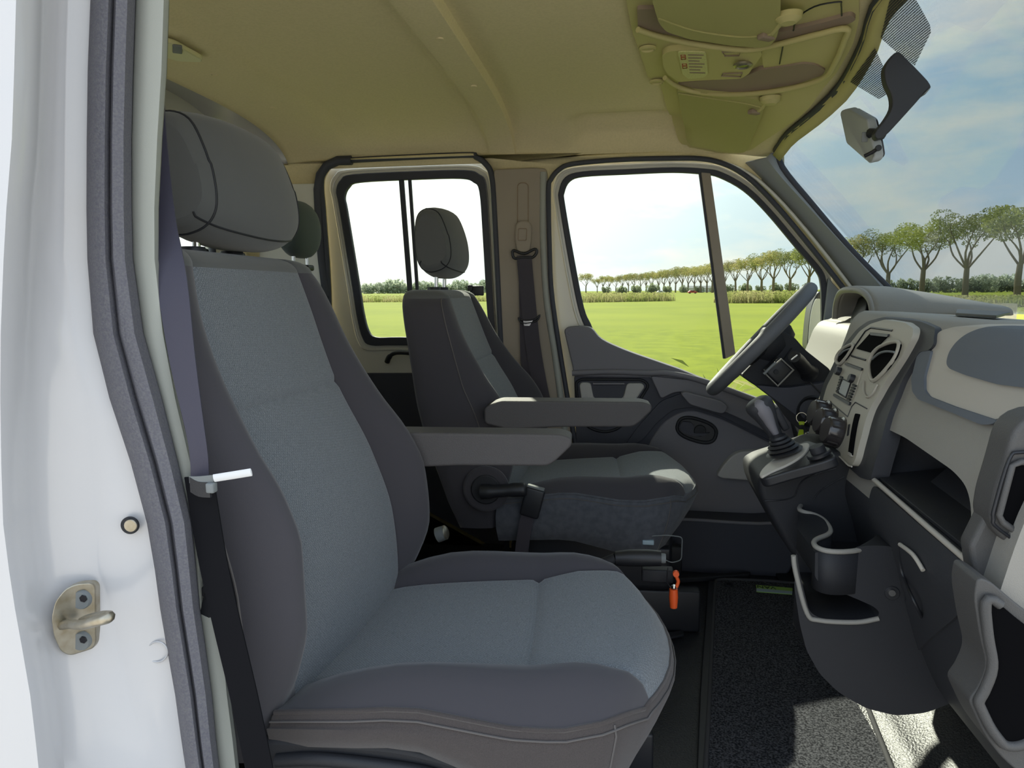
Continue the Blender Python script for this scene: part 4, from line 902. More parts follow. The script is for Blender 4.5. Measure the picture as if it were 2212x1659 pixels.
# round air vents
def vent(px, name):
    pts = [onface(u, v, .022) for u, v in px]; c_ = sum(pts, Vc())/len(pts)
    v_ = thing(name, '', ''); del v_['label']; del v_['category']; v_.parent = D
    face_patch('vent_mouth', px, .0245, .006, 'void', v_, .006)
    tube('vent_ring', cat([p+Vc((-.003, 0, 0)) for p in pts], 4, True), .0038, 'stack', v_, True, 8)
    a_, b_ = pts[1], pts[6]
    return v_
V1 = [(1880, 786), (1886, 768), (1900, 752), (1920, 742), (1938, 738), (1946, 744), (1938, 770), (1920, 795), (1900, 816), (1888, 822), (1882, 808)]
vv = vent(V1, 'air_vent')
tube('vent_blade', cat([onface(1884, 776, .026), onface(1898, 764, .030), onface(1915, 759, .032), onface(1932, 761, .030)], 4), .0022, 'cover_grey', vv, seg=6)
tube('vent_scoop', cat([onface(1866, 824, .024), onface(1866, 846, .024), onface(1874, 858, .024), onface(1886, 848, .024), onface(1896, 830, .024)], 5), .0022, 'stack', vv, seg=6)
V2 = [(1809, 778), (1814, 764), (1826, 752), (1842, 744), (1846, 748), (1838, 762), (1828, 776), (1816, 787)]
v2 = vent(V2, 'air_vent')
tube('vent_blade', cat([onface(1812, 768, .026), onface(1824, 758, .028), onface(1838, 753, .026)], 4), .0022, 'cover_grey', v2, seg=6)
# radio
fp('radio', [(1822, 784), (1862, 799), (1834, 874), (1799, 853)], .0235, .006, 'stack', b=.002)
fp('radio_slot', [(1826, 783), (1861, 796), (1859, 801), (1824, 788)], .026, .004, 'black_plastic'); fp('radio_slot', [(1800, 850), (1835, 869), (1833, 876), (1799, 855)], .026, .004, 'black_plastic')
fp('radio_display', [(1821, 820), (1836, 828), (1826, 856), (1810, 846)], .026, .004, 'mirror_grey'); ft('display_edge', [(1819, 818), (1838, 826), (1827, 859), (1808, 847)], .026, .0014, 'black_plastic', True)
for i in range(6):
    fp('radio_button', [(1841-i*2.4, 829+i*6), (1847-i*2.4, 832+i*6), (1846-i*2.4, 836+i*6), (1840-i*2.4, 833+i*6)], .0275, .004, 'black_print', r=.0005)
    fp('radio_button', [(1814-i*1.6, 812+i*6), (1819-i*1.6, 814+i*6), (1818-i*1.6, 818+i*6), (1813-i*1.6, 816+i*6)], .0275, .004, 'black_print', r=.0005)
disc('radio_knob', onface(1815, 803, .024), (-1, 0, .3), .009, .010, 'black_plastic', D); disc('radio_knob', onface(1844, 819, .024), (-1, 0, .3), .009, .010, 'black_plastic', D)
# panel lines, card slot and climate knobs
ft('panel_line', [(1790, 866), (1831, 900), (1840, 878), (1848, 869), (1873, 883)], .0225, .0012, 'black_plastic')
face_patch('card_slot', [(1847, 893), (1856, 895), (1840, 985), (1831, 984)], .0245, .006, 'void', D, .003); fp('card_tab', [(1832, 976), (1838, 980), (1838, 986), (1831, 983)], .026, .004, 'dash_light', r=.001)
ft('fascia_edge', [(1781, 946), (1802, 975), (1833, 1006), (1840, 1008)], .024, .0016, 'dash_light')
fp('small_slot', [(1832, 917), (1835, 916), (1832, 940), (1829, 942)], .0235, .003, 'black_plastic', r=.001)
def knob(u, v, off):
    c_ = onface(u, v, off); ax = Vc((-1, -.05, .25)).normalized()
    k = disc('climate_knob', c_, ax, .03, .034, 'knob_gloss', D, prof=[(0, 0), (.033, 0), (.033, .006), (.029, .008), (.028, .030), (.025, .034), (0, .034)], seg=20)
    a = ax.orthogonal().normalized(); b = ax.cross(a)
    for j in range(10):
        t = 6.283*j/10; e = a*math.cos(t)+b*math.sin(t); tube('grip_rib', [c_+e*.0285+ax*.009, c_+e*.0280+ax*.030], .002, 'knob_gloss', k, seg=6)
knob(1818, 936, .018); knob(1800, 915, .018); knob(1786, 897, .018)
# dash top, instrument hood and cluster
hd = []
for x, hw, top, bz in ((.625, .195, .948, .86), (.64, .200, .952, .865), (.70, .21, .950, .875), (.80, .225, .932, .885), (.92, .24, .905, .885)):
    hd.append([Vc((x+.02*(math.cos(t) > 0)*math.cos(t), 2.07+hw*math.copysign(abs(math.cos(t))**.7, math.cos(t)), bz+(top-bz)*math.sin(t)**.75)) for t in [math.pi*k/28 for k in range(29)]])
ho = grid('instrument_hood', hd, 'dash', D, th=.014, off=0); MATS['dash_light'].name = 'dash_light'
tube('hood_rim', hd[0], .009, 'dash', D, seg=8)
rbox('cluster_face', (.695, 2.07, .865), (.02, .36, .13), 'screen', D, .01, (0, .3, 0)); rbox('cluster_panel', (.665, 2.07, .80), (.05, .42, .08), 'dash_dark', D, .012, (0, .3, 0))
for y in (1.98, 2.16): disc('gauge', (.682, y, .875), (-1, 0, .3), .05, .006, 'black_plastic', D)
# driver side end of the dash with its side vent
prism('end_panel', rnd([at(u, v, 2.26) for u, v in [(1768, 800), (1780, 760), (1800, 718), (1816, 694), (1830, 692), (1836, 712), (1826, 760), (1836, 800), (1800, 820)]], .012), (0, .14, 0), 'dash_light', D, .012)  # sunlight on this end put into its pale colour
tube('end_vent_ring', oval((1812, 722), 30, 7, -1.02, 2.252), .004, 'dash_light', D, closed=True, seg=8); prism('end_vent', oval((1812, 722), 28, 5, -1.02, 2.254), (0, .004, 0), 'cover_grey', D)
tube('cowl_curve', cat([at(u, v, 2.2) for u, v in [(1806, 800), (1812, 760), (1830, 725), (1856, 700)]], 5), .016, 'dash_dark', D, seg=8)
# near end of the dash : end cap, recess shade painted as a flat black patch
prism('end_cap', rnd([at(u, v, .88) for u, v in [(2195, 905), (2170, 1000), (2148, 1070), (2140, 1120), (2150, 1150), (2260, 1250), (2300, 1250), (2300, 880)]], .03), (0, .05, 0), 'dash_mid', D, .018, 4)
prism('end_recess_shade', rnd([at(u, v, .877) for u, v in [(2205, 1005), (2188, 1010), (2162, 1110), (2168, 1125), (2290, 1210), (2290, 1000)]], .012), (0, .006, 0), 'void', D)
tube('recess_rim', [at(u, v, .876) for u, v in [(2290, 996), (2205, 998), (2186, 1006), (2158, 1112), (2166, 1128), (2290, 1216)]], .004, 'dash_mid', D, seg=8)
tube('cap_line', cat([at(u, v, .876) for u, v in [(2290, 975), (2205, 977), (2180, 992), (2150, 1090), (2146, 1120), (2160, 1145), (2290, 1235)]], 4), .0022, 'black_plastic', D, seg=6)
prism('end_side', [at(u, v, .90) for u, v in [(2095, 1180), (2140, 1090), (2340, 1200), (2340, 1480), (2212, 1400), (2112, 1300)]], (0, .03, 0), 'dash_mid', D, .006)
# near lower pocket
pk = rnd([at(u, v, .84) for u, v in [(2112, 1246), (2104, 1290), (2118, 1380), (2134, 1440), (2110, 1490), (2092, 1512), (2125, 1585), (2165, 1640), (2240, 1700), (2330, 1700), (2330, 1400), (2212, 1318), (2140, 1256)]], .03)
prism('lower_pocket', pk, (0, .06, 0), 'dash_mid', D, .014, 4)
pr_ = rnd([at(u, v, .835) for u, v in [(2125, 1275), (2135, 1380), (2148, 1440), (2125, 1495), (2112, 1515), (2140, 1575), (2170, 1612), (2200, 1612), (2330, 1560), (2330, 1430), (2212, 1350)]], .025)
prism('pocket_recess_shade', pr_, (0, .008, 0), 'void', D); tube('pocket_rim', pr_[:-8], .006, 'dash_mid', D, seg=8)  # flat black patch painted for the shade inside the pocket
rebase(D, (.7, 1.6, .25))
# dark flat tray on the dash top against the windscreen
fc = thing('dash_card', 'dark flat card lying on the dash top close to the windscreen', 'card')
prism('card', [(.68, 1.56, .908), (.68, 1.36, .908), (.60, 1.24, .906), (.60, 1.38, .906)], (0, 0, -.005), 'black_plastic', fc, .001); rebase(fc, (.64, 1.4, .90))

# ================================================================ CENTRE CONSOLE + GEAR LEVER
CN = thing('centre_console', 'dark centre console with gear gaiter plate, cup holders and open bin', 'console')
YN = 1.42
so = [(1638, 1036), (1640, 1064), (1650, 1090), (1716, 1210), (1900, 1210), (1912, 1100), (1870, 1020), (1848, 985), (1800, 975), (1730, 1000), (1660, 1022)]
prism('lever_housing', rnd([at(u, v, YN) for u, v in so], .02), (0, .20, 0), 'soft_black', CN, .018, 4)
tube('housing_seam', cat([at(u, v, YN-.001) for u, v in [(1652, 1082), (1690, 1080), (1715, 1072), (1724, 1052), (1738, 1035), (1770, 1022), (1806, 1012)]], 5), .0013, 'black_plastic', CN, seg=6)
tube('housing_seam', cat([at(u, v, YN-.001) for u, v in [(1758, 1078), (1770, 1062), (1800, 1042), (1824, 1030)]], 5), .0013, 'black_plastic', CN, seg=6)
# tilted top plate (normal leaning to the rear)
def pl(u, v, h=0):      # plane through (.27,1.38,.604) rising forward
    d = FW*F + RT*(u-W/2) - UP*(v-H/2); n_ = Vc((-.42, 0, .91)); p0 = Vc((.275, 1.46, .597))+n_*h; t = (p0-CAM).dot(n_)/d.dot(n_); return CAM+d*t
prism('dark_top', rnd([pl(u, v) for u, v in [(1637, 1030), (1650, 1006), (1700, 968), (1745, 950), (1790, 965), (1808, 985), (1780, 996), (1700, 1018), (1648, 1034)]], .012), Vc((.42, 0, -.91))*.02, 'black_plastic', CN, .004)
prism('gaiter_plate', cat([pl(u, v, .004) for u, v in [(1640, 1024), (1652, 1007), (1690, 980), (1722, 962), (1742, 956), (1748, 962), (1736, 980), (1706, 1000), (1666, 1018), (1646, 1028)]], 4, True), Vc((.42, 0, -.91))*.006, 'dash_light', CN, .002)
gc = pl(1697, 982, .004); nn_ = Vc((-.42, 0, .91)).normalized()
for j in range(5): disc('gaiter_fold', gc+nn_*(.004+.0075*j), nn_+Vc((.0, 0, .2)), .040-.0055*j, .006, 'black_plastic', CN, prof=[(0, 0), (.030-.0035*j, 0), (.036-.0045*j, .003), (.030-.0035*j, .007), (0, .007)], seg=24)
disc('switch_base', pl(1770, 983, .004), nn_, .022, .006, 'black_plastic', CN); disc('switch_knob', pl(1769, 978, .008), nn_, .014, .014, 'soft_black', CN)
# lower moulding with bin
lo_ = [(1712, 1200), (1716, 1270), (1728, 1350), (1742, 1405), (1770, 1455), (1810, 1495), (1870, 1530), (1935, 1546), (2000, 1540), (2072, 1512), (2088, 1460), (2060, 1370), (1985, 1235), (1930, 1180), (1880, 1178)]
Yl = 1.18
cb = prism('bin_moulding', rnd([at(u, v, Yl) for u, v in lo_], .012), (0, .24, 0), 'soft_black', None)
bi = [(1721, 1192), (1727, 1237), (1748, 1322), (1772, 1336), (1849, 1340), (1896, 1333), (1900, 1322), (1887, 1310), (1849, 1293), (1814, 1279), (1772, 1261), (1760, 1247), (1762, 1120), (1722, 1120)]
bpts = rnd([at(u, v, Yl) for u, v in bi], .012)
cut(cb, prism('cutter', [p+Vc((0, -.05, 0)) for p in bpts], (0, .25, 0), 'soft_black'))
cup = [(1742, 1086), (1730, 1092), (1727, 1100), (1736, 1106), (1760, 1112), (1778, 1122), (1790, 1136), (1794, 1148), (1786, 1156), (1766, 1164), (1758, 1172), (1764, 1182), (1786, 1190), (1820, 1192), (1856, 1188), (1880, 1178), (1892, 1168)]
cl = cat([at(u, v, Z=.52) for u, v in cup], 3)
cut(cb, prism('cutter', [Vc((.2, 1.1, .0)), Vc((.272, 1.1, 0)), Vc((.296, 1.185, 0)), Vc((.36, 1.44, 0)), Vc((.2, 1.44, 0))], (0, 0, .8), 'soft_black'))
cut(cb, prism('cutter', [Vc((p.x, p.y, .45)) for p in cl+[Vc((.52, 1.26, 0)), Vc((.52, 1.45, 0))]], (0, 0, .3), 'soft_black')); cb.parent = CN
bi2 = [(1714, 1200), (1719, 1237), (1743, 1324), (1770, 1340), (1849, 1344), (1898, 1336)]
tube('bin_rim', cat([at(u, v, Yl-.001) for u, v in bi2], 5), .0042, 'dash', CN, seg=8)
for (u, v) in ((1926, 1280), (2034, 1408)):
    disc('screw_cup', at(u, v, Yl+.002), (0, -1, 0), .012, .004, 'black_plastic', CN); disc('screw', at(u, v, Yl-.002), (0, -1, 0), .006, .003, 'chrome', CN)
# cup holder : wavy wall swept round
grid('cup_wall', [[p+Vc((0, 0, .002)) for p in cl], [p+Vc((.001, .001, -.04)) for p in cl], [p+Vc((.002, .002, -.075)) for p in cl]], 'soft_black', CN, th=.004)
tube('cup_rim', cl, .0045, 'dash', CN, seg=8)
disc('cup_recess', at(1808, 1138, Z=.452), (0, 0, 1), .026, .002, 'black_plastic', CN)
rebase(CN, (.42, 1.4, .12))
# gear lever
GLv = thing('gear_lever', 'black gear lever with teardrop knob rising from the console gaiter', 'gear lever')
k0, k1 = at(1690, 965, 1.45), at(1642, 880, 1.45)
tube('lever_rod', [k0+Vc((.012, 0, -.025)), k0.lerp(k1, .5)], [.0105, .0105], 'soft_black', GLv, seg=14)
kp = cat([at(1679, 946, 1.45), at(1664, 918, 1.45), at(1652, 894, 1.45), at(1640, 876, 1.45), at(1631, 862, 1.45)], 5); n_ = len(kp)
tube('knob', kp, [hermite([0, .2, .5, .75, .92, 1], [.012, .016, .024, .028, .022, .006])(i/(n_-1)) for i in range(n_)], 'dash_dark', GLv, seg=18)
ip = [p+Vc((0, -.014, .0)) for p in kp]
tube('knob_inlay', ip, [hermite([0, .3, .65, .85, 1], [.004, .010, .016, .014, .002])(i/(n_-1)) for i in range(n_)], 'door_grey', GLv, seg=14)
rbox('reverse_trigger', at(1664, 900, 1.45)+Vc((.020, 0, -.004)), (.014, .018, .05), 'soft_black', GLv, .004, (0, -.5, 0))
rebase(GLv, k0)

# ================================================================ STEERING
SW = thing('steering_wheel', 'dark grey steering wheel with airbag hub seen from its side', 'steering wheel')
cw = at(1642, 735, 2.07); ax_s = (at(1755, 618, 2.07)-at(1532, 848, 2.07)); R0 = ax_s.length/2; ts = ax_s.normalized(); nw = (Vc((-ts.z, 0, ts.x)).normalized()+Vc((0, .15, 0))).normalized(); sy = nw.cross(ts).normalized()
R1 = R0-.014
tube('rim', [cw+ts*math.cos(t)*R1+sy*math.sin(t)*R1 for t in [2*math.pi*k/64 for k in range(64)]], .0195, 'wheel_vinyl' if mat('wheel_vinyl', (98, 100, 104), .55, .4, bump=(900, .4)) else '', SW, True, 16)
def wp(a, b, h): return cw+ts*a+sy*b+nw*h
hub = []
for h, s in ((-.055, .055), (-.045, .075), (-.02, .085), (-.004, .085), (.006, .072), (.010, .04)):
    hub.append([wp(s*math.cos(t)*1.0, s*math.sin(t)*1.05, h-.012) for t in [2*math.pi*k/28 for k in range(28)]])
loft('airbag_hub', hub, 'soft_black', SW)
for a_, b_ in ((-.05, .19), (-.05, -.19)):
    tube('spoke', [wp(a_*.5, b_*.30, -.022), wp(a_, b_*.62, -.018), wp(a_*.9, b_*.93, -.004)], .016, 'soft_black', SW, seg=10, flat=(.030, .011, tuple(nw)))
tube('spoke', [wp(-.05, 0, -.022), wp(-.12, 0, -.016), wp(-R1+.004, 0, -.004)], .02, 'soft_black', SW, seg=10, flat=(.035, .011, tuple(nw)))
rebase(SW, cw)
SCo = thing('steering_column', 'dark steering column shroud with stalks and ignition below the wheel', 'steering column')
sh_ = [(1672, 712), (1690, 714), (1716, 728), (1740, 756), (1796, 800), (1792, 828), (1770, 842), (1700, 840), (1632, 834), (1600, 812), (1640, 770)]
prism('column_shroud', rnd([at(u, v, 1.99) for u, v in sh_], .012), (0, .16, 0), 'soft_black', SCo, .016, 4)
kn = [(1632, 832), (1700, 838), (1792, 826), (1790, 880), (1772, 965), (1722, 900), (1680, 868)]
prism('knee_cover', rnd([at(u, v, 1.955) for u, v in kn], .012), (0, .34, 0), 'door_dark', SCo, .012)
tube('cover_seam', [at(1750, 826, 1.953), at(1775, 852, 1.953)], .002, 'black_plastic', SCo, seg=6)
tube('shroud_seam', cat([at(1646, 800, 1.988), at(1680, 790, 1.988), at(1700, 765, 1.988), at(1710, 752, 1.988)], 4), .0015, 'black_plastic', SCo, seg=6)
rbox('audio_control', at(1680, 800, 1.95), (.055, .04, .055), 'black_plastic', SCo, .006, (0, .75, 0)); disc('audio_button', at(1676, 803, 1.928), (0, -1, 0), .006, .004, 'soft_black', SCo)
tube('audio_frame', [at(u, v, 1.926) for u, v in [(1652, 806), (1688, 776), (1714, 799), (1680, 834)]], .003, 'dash', SCo, True, 6)
tube('audio_paddle', [at(1650, 808, 1.92), at(1668, 790, 1.92), at(1676, 783, 1.92)], .004, 'cover_grey', SCo, seg=8)
tube('wiper_stalk', cat([at(1716, 770, 1.90), at(1726, 780, 1.93), at(1738, 795, 1.96), at(1748, 806, 1.985)], 4), [.016]*3+[.017]*4+[.018]*3+[.021]*2+[.026], 'black_plastic', SCo, seg=16)
for j in (-1, 0, 1): rbox('stalk_mark', at(1716+j*4, 772-j*3, 1.882), (.003, .002, .008), 'white_print', SCo, .0005, (0, .8, 0))
cI = at(1756, 888, 1.952)
disc('ignition_bezel', cI, (-.25, -1, .1), .042, .010, 'black_plastic', SCo, prof=[(.030, 0), (.042, 0), (.043, .006), (.038, .010), (.034, .006), (.030, 0)], seg=36)
disc('ignition_well', cI+Vc((0, .004, 0)), (-.25, -1, .1), .037, .004, 'screen', SCo); disc('ignition_lock', cI+Vc((.010, -.004, -.002)), (-.4, -1, .1), .020, .016, 'soft_black', SCo); disc('key_head', cI+Vc((.014, -.020, -.002)), (-.4, -1, .1), .006, .008, 'chrome', SCo)
rebase(SCo, at(1700, 840, 2.05))
KF = thing('key_fob', 'lime green key tag on a metal ring hanging from the ignition', 'key tag')
rc = at(1732, 903, 1.93)
tube('ring', [rc+Vc((math.cos(t)*.014, .004*math.sin(t), math.sin(t)*.014)) for t in [2*math.pi*k/24 for k in range(24)]], .0012, 'chrome', KF, True, 6)
prism('tag_top', rnd([at(u, v, 1.925) for u, v in [(1725, 911), (1739, 911), (1737, 919), (1727, 919)]], .003), (0, .006, 0), 'lime', KF, .001)
rbox('link', at(1732, 922, 1.926), (.008, .005, .012), 'black_plastic', KF, .001)
prism('tag', rnd([at(u, v, 1.925) for u, v in [(1727, 928), (1736, 928), (1737, 962), (1731, 975), (1717, 975)]], .003), (0, .006, 0), 'lime', KF, .001)
tube('small_ring', [at(1745+7*math.cos(t), 942+8*math.sin(t), 1.925) for t in [2*math.pi*k/20 for k in range(20)]], .0018, 'chrome', KF, True, 6)
rebase(KF, rc)
# door mirror outside the quarter window
DM = thing('door_mirror', 'black outside door mirror seen through the front quarter glass', 'mirror')
mo = [(1745, 760), (1746, 715), (1752, 668), (1762, 638), (1772, 630), (1790, 640), (1800, 700), (1790, 770), (1765, 775)]
prism('mirror_shell', cat([at(u, v, 2.74) for u, v in mo], 4, True), (0.02, .16, 0), 'black_plastic', DM, .02, 4); prism('mirror_glass', cat([at(1765+(u-1770)*.7, 705+(v-705)*.8, 2.735) for u, v in mo], 4, True), (0, .004, 0), 'mirror_grey', DM)
tube('mirror_arm', [at(1790, 740, 2.74)+Vc((.02, .05, 0)), at(1800, 760, 2.55)], .025, 'black_plastic', DM, seg=10); rebase(DM, at(1790, 760, 2.6))
# ================================================================ OVERHEAD CONSOLE, VISORS, MIRROR
def onceil(u, v, off=0.0):
    d = (FW*F + RT*(u-W/2) - UP*(v-H/2)).normalized(); lo, hi = .4, 3.2
    g = lambda t: (CAM+d*t).z-(ceil_z((CAM+d*t).x, min(max((CAM+d*t).y, .72), 2.44))-off)
    for _ in range(44):
        mid = (lo+hi)/2
        if g(mid) < 0: lo = mid
        else: hi = mid
    return CAM+d*lo
def ceil_patch(name, px, off, th, m, parent, r=.012, bevel=0):
    pts = rnd([onceil(u, v, off) for u, v in px], r, 4); xs_ = [p.x for p in pts]; ys = [p.y for p in pts]
    x0, x1, y0, y1 = min(xs_)-.02, max(xs_)+.02, min(ys)-.02, min(max(ys)+.02, 2.45); nx, ny = 20, 24
    top, bot = [], []
    for i in range(nx+1):
        for j in range(ny+1):
            x, y = x0+(x1-x0)*i/nx, y0+(y1-y0)*j/ny; z = ceil_z(x, y)-off; bot.append((x, y, z)); top.append((x, y, z+th))
    n = ny+1; V = bot+top; K = len(bot); Fc = []
    for i in range(nx):
        for j in range(ny):
            a, b, c_, d_ = i*n+j, i*n+j+1, (i+1)*n+j+1, (i+1)*n+j; Fc += [(a, b, c_, d_), (K+d_, K+c_, K+b, K+a)]
    ring_ = [j for j in range(ny)]+[i*n+ny for i in range(nx)]+[nx*n+j for j in range(ny, 0, -1)]+[i*n for i in range(nx, 0, -1)]
    for k in range(len(ring_)):
        a, b = ring_[k], ring_[(k+1) % len(ring_)]; Fc.append((b, a, K+a, K+b))
    bm = bmesh.new(); vv = [bm.verts.new(p) for p in V]
    for f in Fc: bm.faces.new([vv[i] for i in f])
    o = from_bm(name, bm, m); cut(o, prism('cutter', [Vc((p.x, p.y, 1.0)) for p in pts], (0, 0, 1.0), m), 'INTERSECT'); o.parent = parent
    if bevel: bev(o, bevel, 2, 40)
    return o
OC = thing('overhead_console', 'olive grey overhead console with reading lamp and storage shelf', 'console')
OUTL = [(1345, -80), (1352, 0), (1366, 68), (1385, 122), (1399, 166), (1428, 186), (1438, 225), (1455, 271), (1467, 301), (1493, 318), (1560, 332), (1620, 326), (1669, 293), (1753, 228), (1806, 160), (1843, 95), (1856, 43), (1852, -80)]
ceil_patch('base', OUTL, .010, .012, 'overhead_plastic', OC, .02, bevel=.003)
ceil_patch('near_shelf', [(1376, 20), (1378, 60), (1420, 72), (1500, 90), (1600, 105), (1680, 92), (1760, 72), (1834, 52), (1851, 42), (1838, 32), (1740, 58), (1680, 70), (1560, 60), (1420, 20)], .018, .010, 'overhead_dark', OC, .01)
ceil_patch('shelf_shade', [(1462, 181), (1500, 191), (1560, 199), (1640, 196), (1720, 182), (1776, 163), (1784, 152), (1762, 140), (1735, 137), (1640, 152), (1612, 164), (1540, 174)], .020, .012, 'overhead_dark', OC, .01)  # flat brown patch painting the shadowed inside of the shelf
ceil_patch('shelf_back', [(1642, 108), (1700, 96), (1770, 78), (1818, 64), (1824, 72), (1806, 120), (1784, 150), (1760, 138), (1735, 135), (1650, 148)], .016, .010, 'overhead_plastic', OC, .008)
tube('shelf_lip', cat([onceil(u, v, .026) for u, v in [(1436, 168), (1462, 186), (1500, 198), (1560, 204), (1640, 201), (1720, 188), (1780, 168), (1804, 136), (1824, 88), (1828, 62), (1760, 76), (1680, 96), (1610, 108), (1500, 95), (1420, 78), (1378, 64)]], 5), .0065, 'overhead_plastic', OC, seg=8)
tube('shelf_line', [onceil(1691, 100, .020), onceil(1684, 138, .024)], .0016, 'black_plastic', OC, seg=6)
tube('panel_line', cat([onceil(u, v, .019) for u, v in [(1714, 66), (1722, 40), (1760, 14), (1812, 4), (1817, 10), (1818, 34)]], 4), .0016, 'black_plastic', OC, seg=6)
lu = ceil_patch('lamp_unit', [(1430, 119), (1444, 112), (1560, 108), (1642, 108), (1646, 119), (1617, 160), (1601, 170), (1466, 178), (1444, 163), (1433, 146)], .024, .014, 'overhead_plastic', OC, .01, bevel=.003)
ceil_patch('lamp_sticker', [(1464, 113), (1525, 114), (1529, 160), (1520, 168), (1487, 171), (1474, 160)], .027, .004, 'sticker', OC, .008)  # printed sticker on the lamp unit
def cp_(name, px, off, m, th=.001): return prism(name, [onceil(u, v, off) for u, v in px], (0, 0, th), m, OC)
for (u, v) in ((1475, 124), (1478, 143)):
    tube('warning_symbol', [onceil(u+a, v+b, .0275) for a, b in ((-4, -5), (5, -5), (6, 4), (-3, 5))], .0012, 'red_mark', OC, True, 6); cp_('symbol_bar', [(u-3, v-1), (u+4, v-1), (u+4, v+1), (u-3, v+1)], .0278, 'red_mark')
for k in range(7):
    u0 = 1486+k*.6; v0 = 118+k*6.4; cp_('print_line', [(u0, v0), (u0+34-(k % 3)*5, v0+.6), (u0+34-(k % 3)*5, v0+2.6), (u0, v0+2)], .0277, 'overhead_dark')
sl_ = onceil(1605, 138, .026); disc('reading_lamp', sl_, (0, 0, -1), .021, .008, 'steel', OC, prof=[(.014, 0), (.022, 0), (.022, .005), (.017, .008), (.014, .004), (.014, 0)]); disc('lamp_lens_dark', sl_, (0, 0, -1), .016, .005, 'knob_gloss', OC, prof=[(0, 0), (.016, 0), (.012, .006), (0, .008)])
for px in ([(1560, 112), (1600, 112), (1596, 120), (1566, 121)], [(1558, 164), (1562, 159), (1604, 158), (1600, 166)]): tube('lamp_switch', [onceil(u, v, .0255) for u, v in px], .0018, 'overhead_dark', OC, True, 6)
for (u, v) in ((1399, 103), (1419, 175)): 
    p = onceil(u, v, .012); disc('fixing_plug', p, (0, 0, -1), .020, .006, 'overhead_plastic', OC, prof=[(0, .002), (.014, .002), (.016, .006), (.020, .004), (.020, 0), (0, 0)])
rebase(OC, (.2, 1.75, 1.5))
def visor(name, label, px, off, rod, fold):
    T = thing(name, label, 'sun visor'); o = ceil_patch('panel', px, off, .018, 'visor_vinyl', T, .02, bevel=.006)
    tube('pivot_rod', cat([onceil(u, v, off-.004+k*.0) for (u, v), k in zip(rod, range(9))], 4), .006, 'overhead_plastic', T, seg=10)
    p = onceil(*rod[-1], off-.012); disc('pivot_mount', p, (0, 0, -1), .024, .016, 'overhead_plastic', T, prof=[(0, 0), (.026, 0), (.024, .010), (.014, .018), (0, .018)])
    q = onceil(*rod[0], off+.001); rbox('rod_socket', q, (.035, .02, .012), 'overhead_dark', T, .004, (0, 0, .6))
    tube('hem', cat([onceil(u, v, off+.001) for u, v in fold], 4), .0022, 'visor_vinyl', T, seg=6)
    rebase(T, p)
mat('visor_vinyl', (176, 170, 112), .75, .3, bump=(700, .25))
visor('sun_visor', 'driver sun visor, the smaller folded flap below the overhead shelf', [(1461, 196), (1482, 303), (1494, 316), (1569, 331), (1606, 331), (1616, 322), (1646, 250), (1650, 228), (1640, 216), (1600, 208), (1540, 204), (1490, 200)], .030, [(1630, 242), (1644, 234), (1654, 220), (1664, 210)], [(1466, 202), (1530, 212), (1600, 222), (1644, 232)])
visor('sun_visor', 'passenger sun visor, large flap at the top edge of the view', [(1400, -90), (1408, 0), (1423, 50), (1440, 70), (1493, 87), (1574, 99), (1642, 104), (1664, 99), (1677, 84), (1685, 54), (1688, -90)], .040, [(1655, 80), (1672, 66), (1690, 44), (1704, 30)], [(1424, 40), (1500, 66), (1600, 80), (1668, 74)])
# rear view mirror
RM = thing('rear_view_mirror', 'grey backed rear view mirror on a dark arm hung from the windscreen', 'mirror')
mp = [at(1813, 240, 1.70), at(1830, 234, 1.68), at(1872, 259, 1.55), at(1885, 312, 1.53), at(1890, 344, 1.53), at(1878, 354, 1.54), at(1828, 310, 1.68)]
cN = (mp[3]-mp[0]).cross(mp[6]-mp[0]).normalized(); cN = cN if cN.y > 0 else -cN
prism('housing', rnd(mp, .010), cN*.018, 'mirror_grey', RM, .006, 3)
prism('mirror_face', rnd([p+cN*.016+(sum(mp, Vc())/7-p)*.06 for p in mp], .010), cN*.006, 'knob_gloss', RM, .001)
tube('dip_lever', [at(1868, 337, 1.53), at(1884, 329, 1.52), at(1899, 319, 1.51)], .004, 'black_plastic', RM, seg=8); disc('lever_tip', at(1897, 320, 1.51), (0, -1, 0), .006, .004, 'black_plastic', RM)
rbox('badge', at(1868, 296, 1.545), (.012, .004, .02), 'cover_grey', RM, .002)
ar = [(1939, 111), (1960, 128), (1982, 150), (2011, 184), (1998, 200), (1960, 243), (1906, 299), (1890, 288), (1912, 258), (1927, 231), (1926, 205), (1914, 178), (1911, 150), (1920, 130)]
prism('arm', cat([at(u, v, 1.50) for u, v in ar], 3, True), (0, .022, 0), 'dash_dark', RM, .004); prism('arm_cap', [at(1995, 203, 1.497), at(2012, 186, 1.497), at(2009, 192, 1.497), at(1999, 204, 1.497)], (0, .028, 0), 'cover_grey', RM, .001)
tube('ball_joint', [at(1905, 292, 1.51), at(1888, 286, 1.53), at(1880, 288, 1.54)], [.010, .008, .010], 'black_plastic', RM, seg=10)
rebase(RM, at(1939, 111, 1.5))
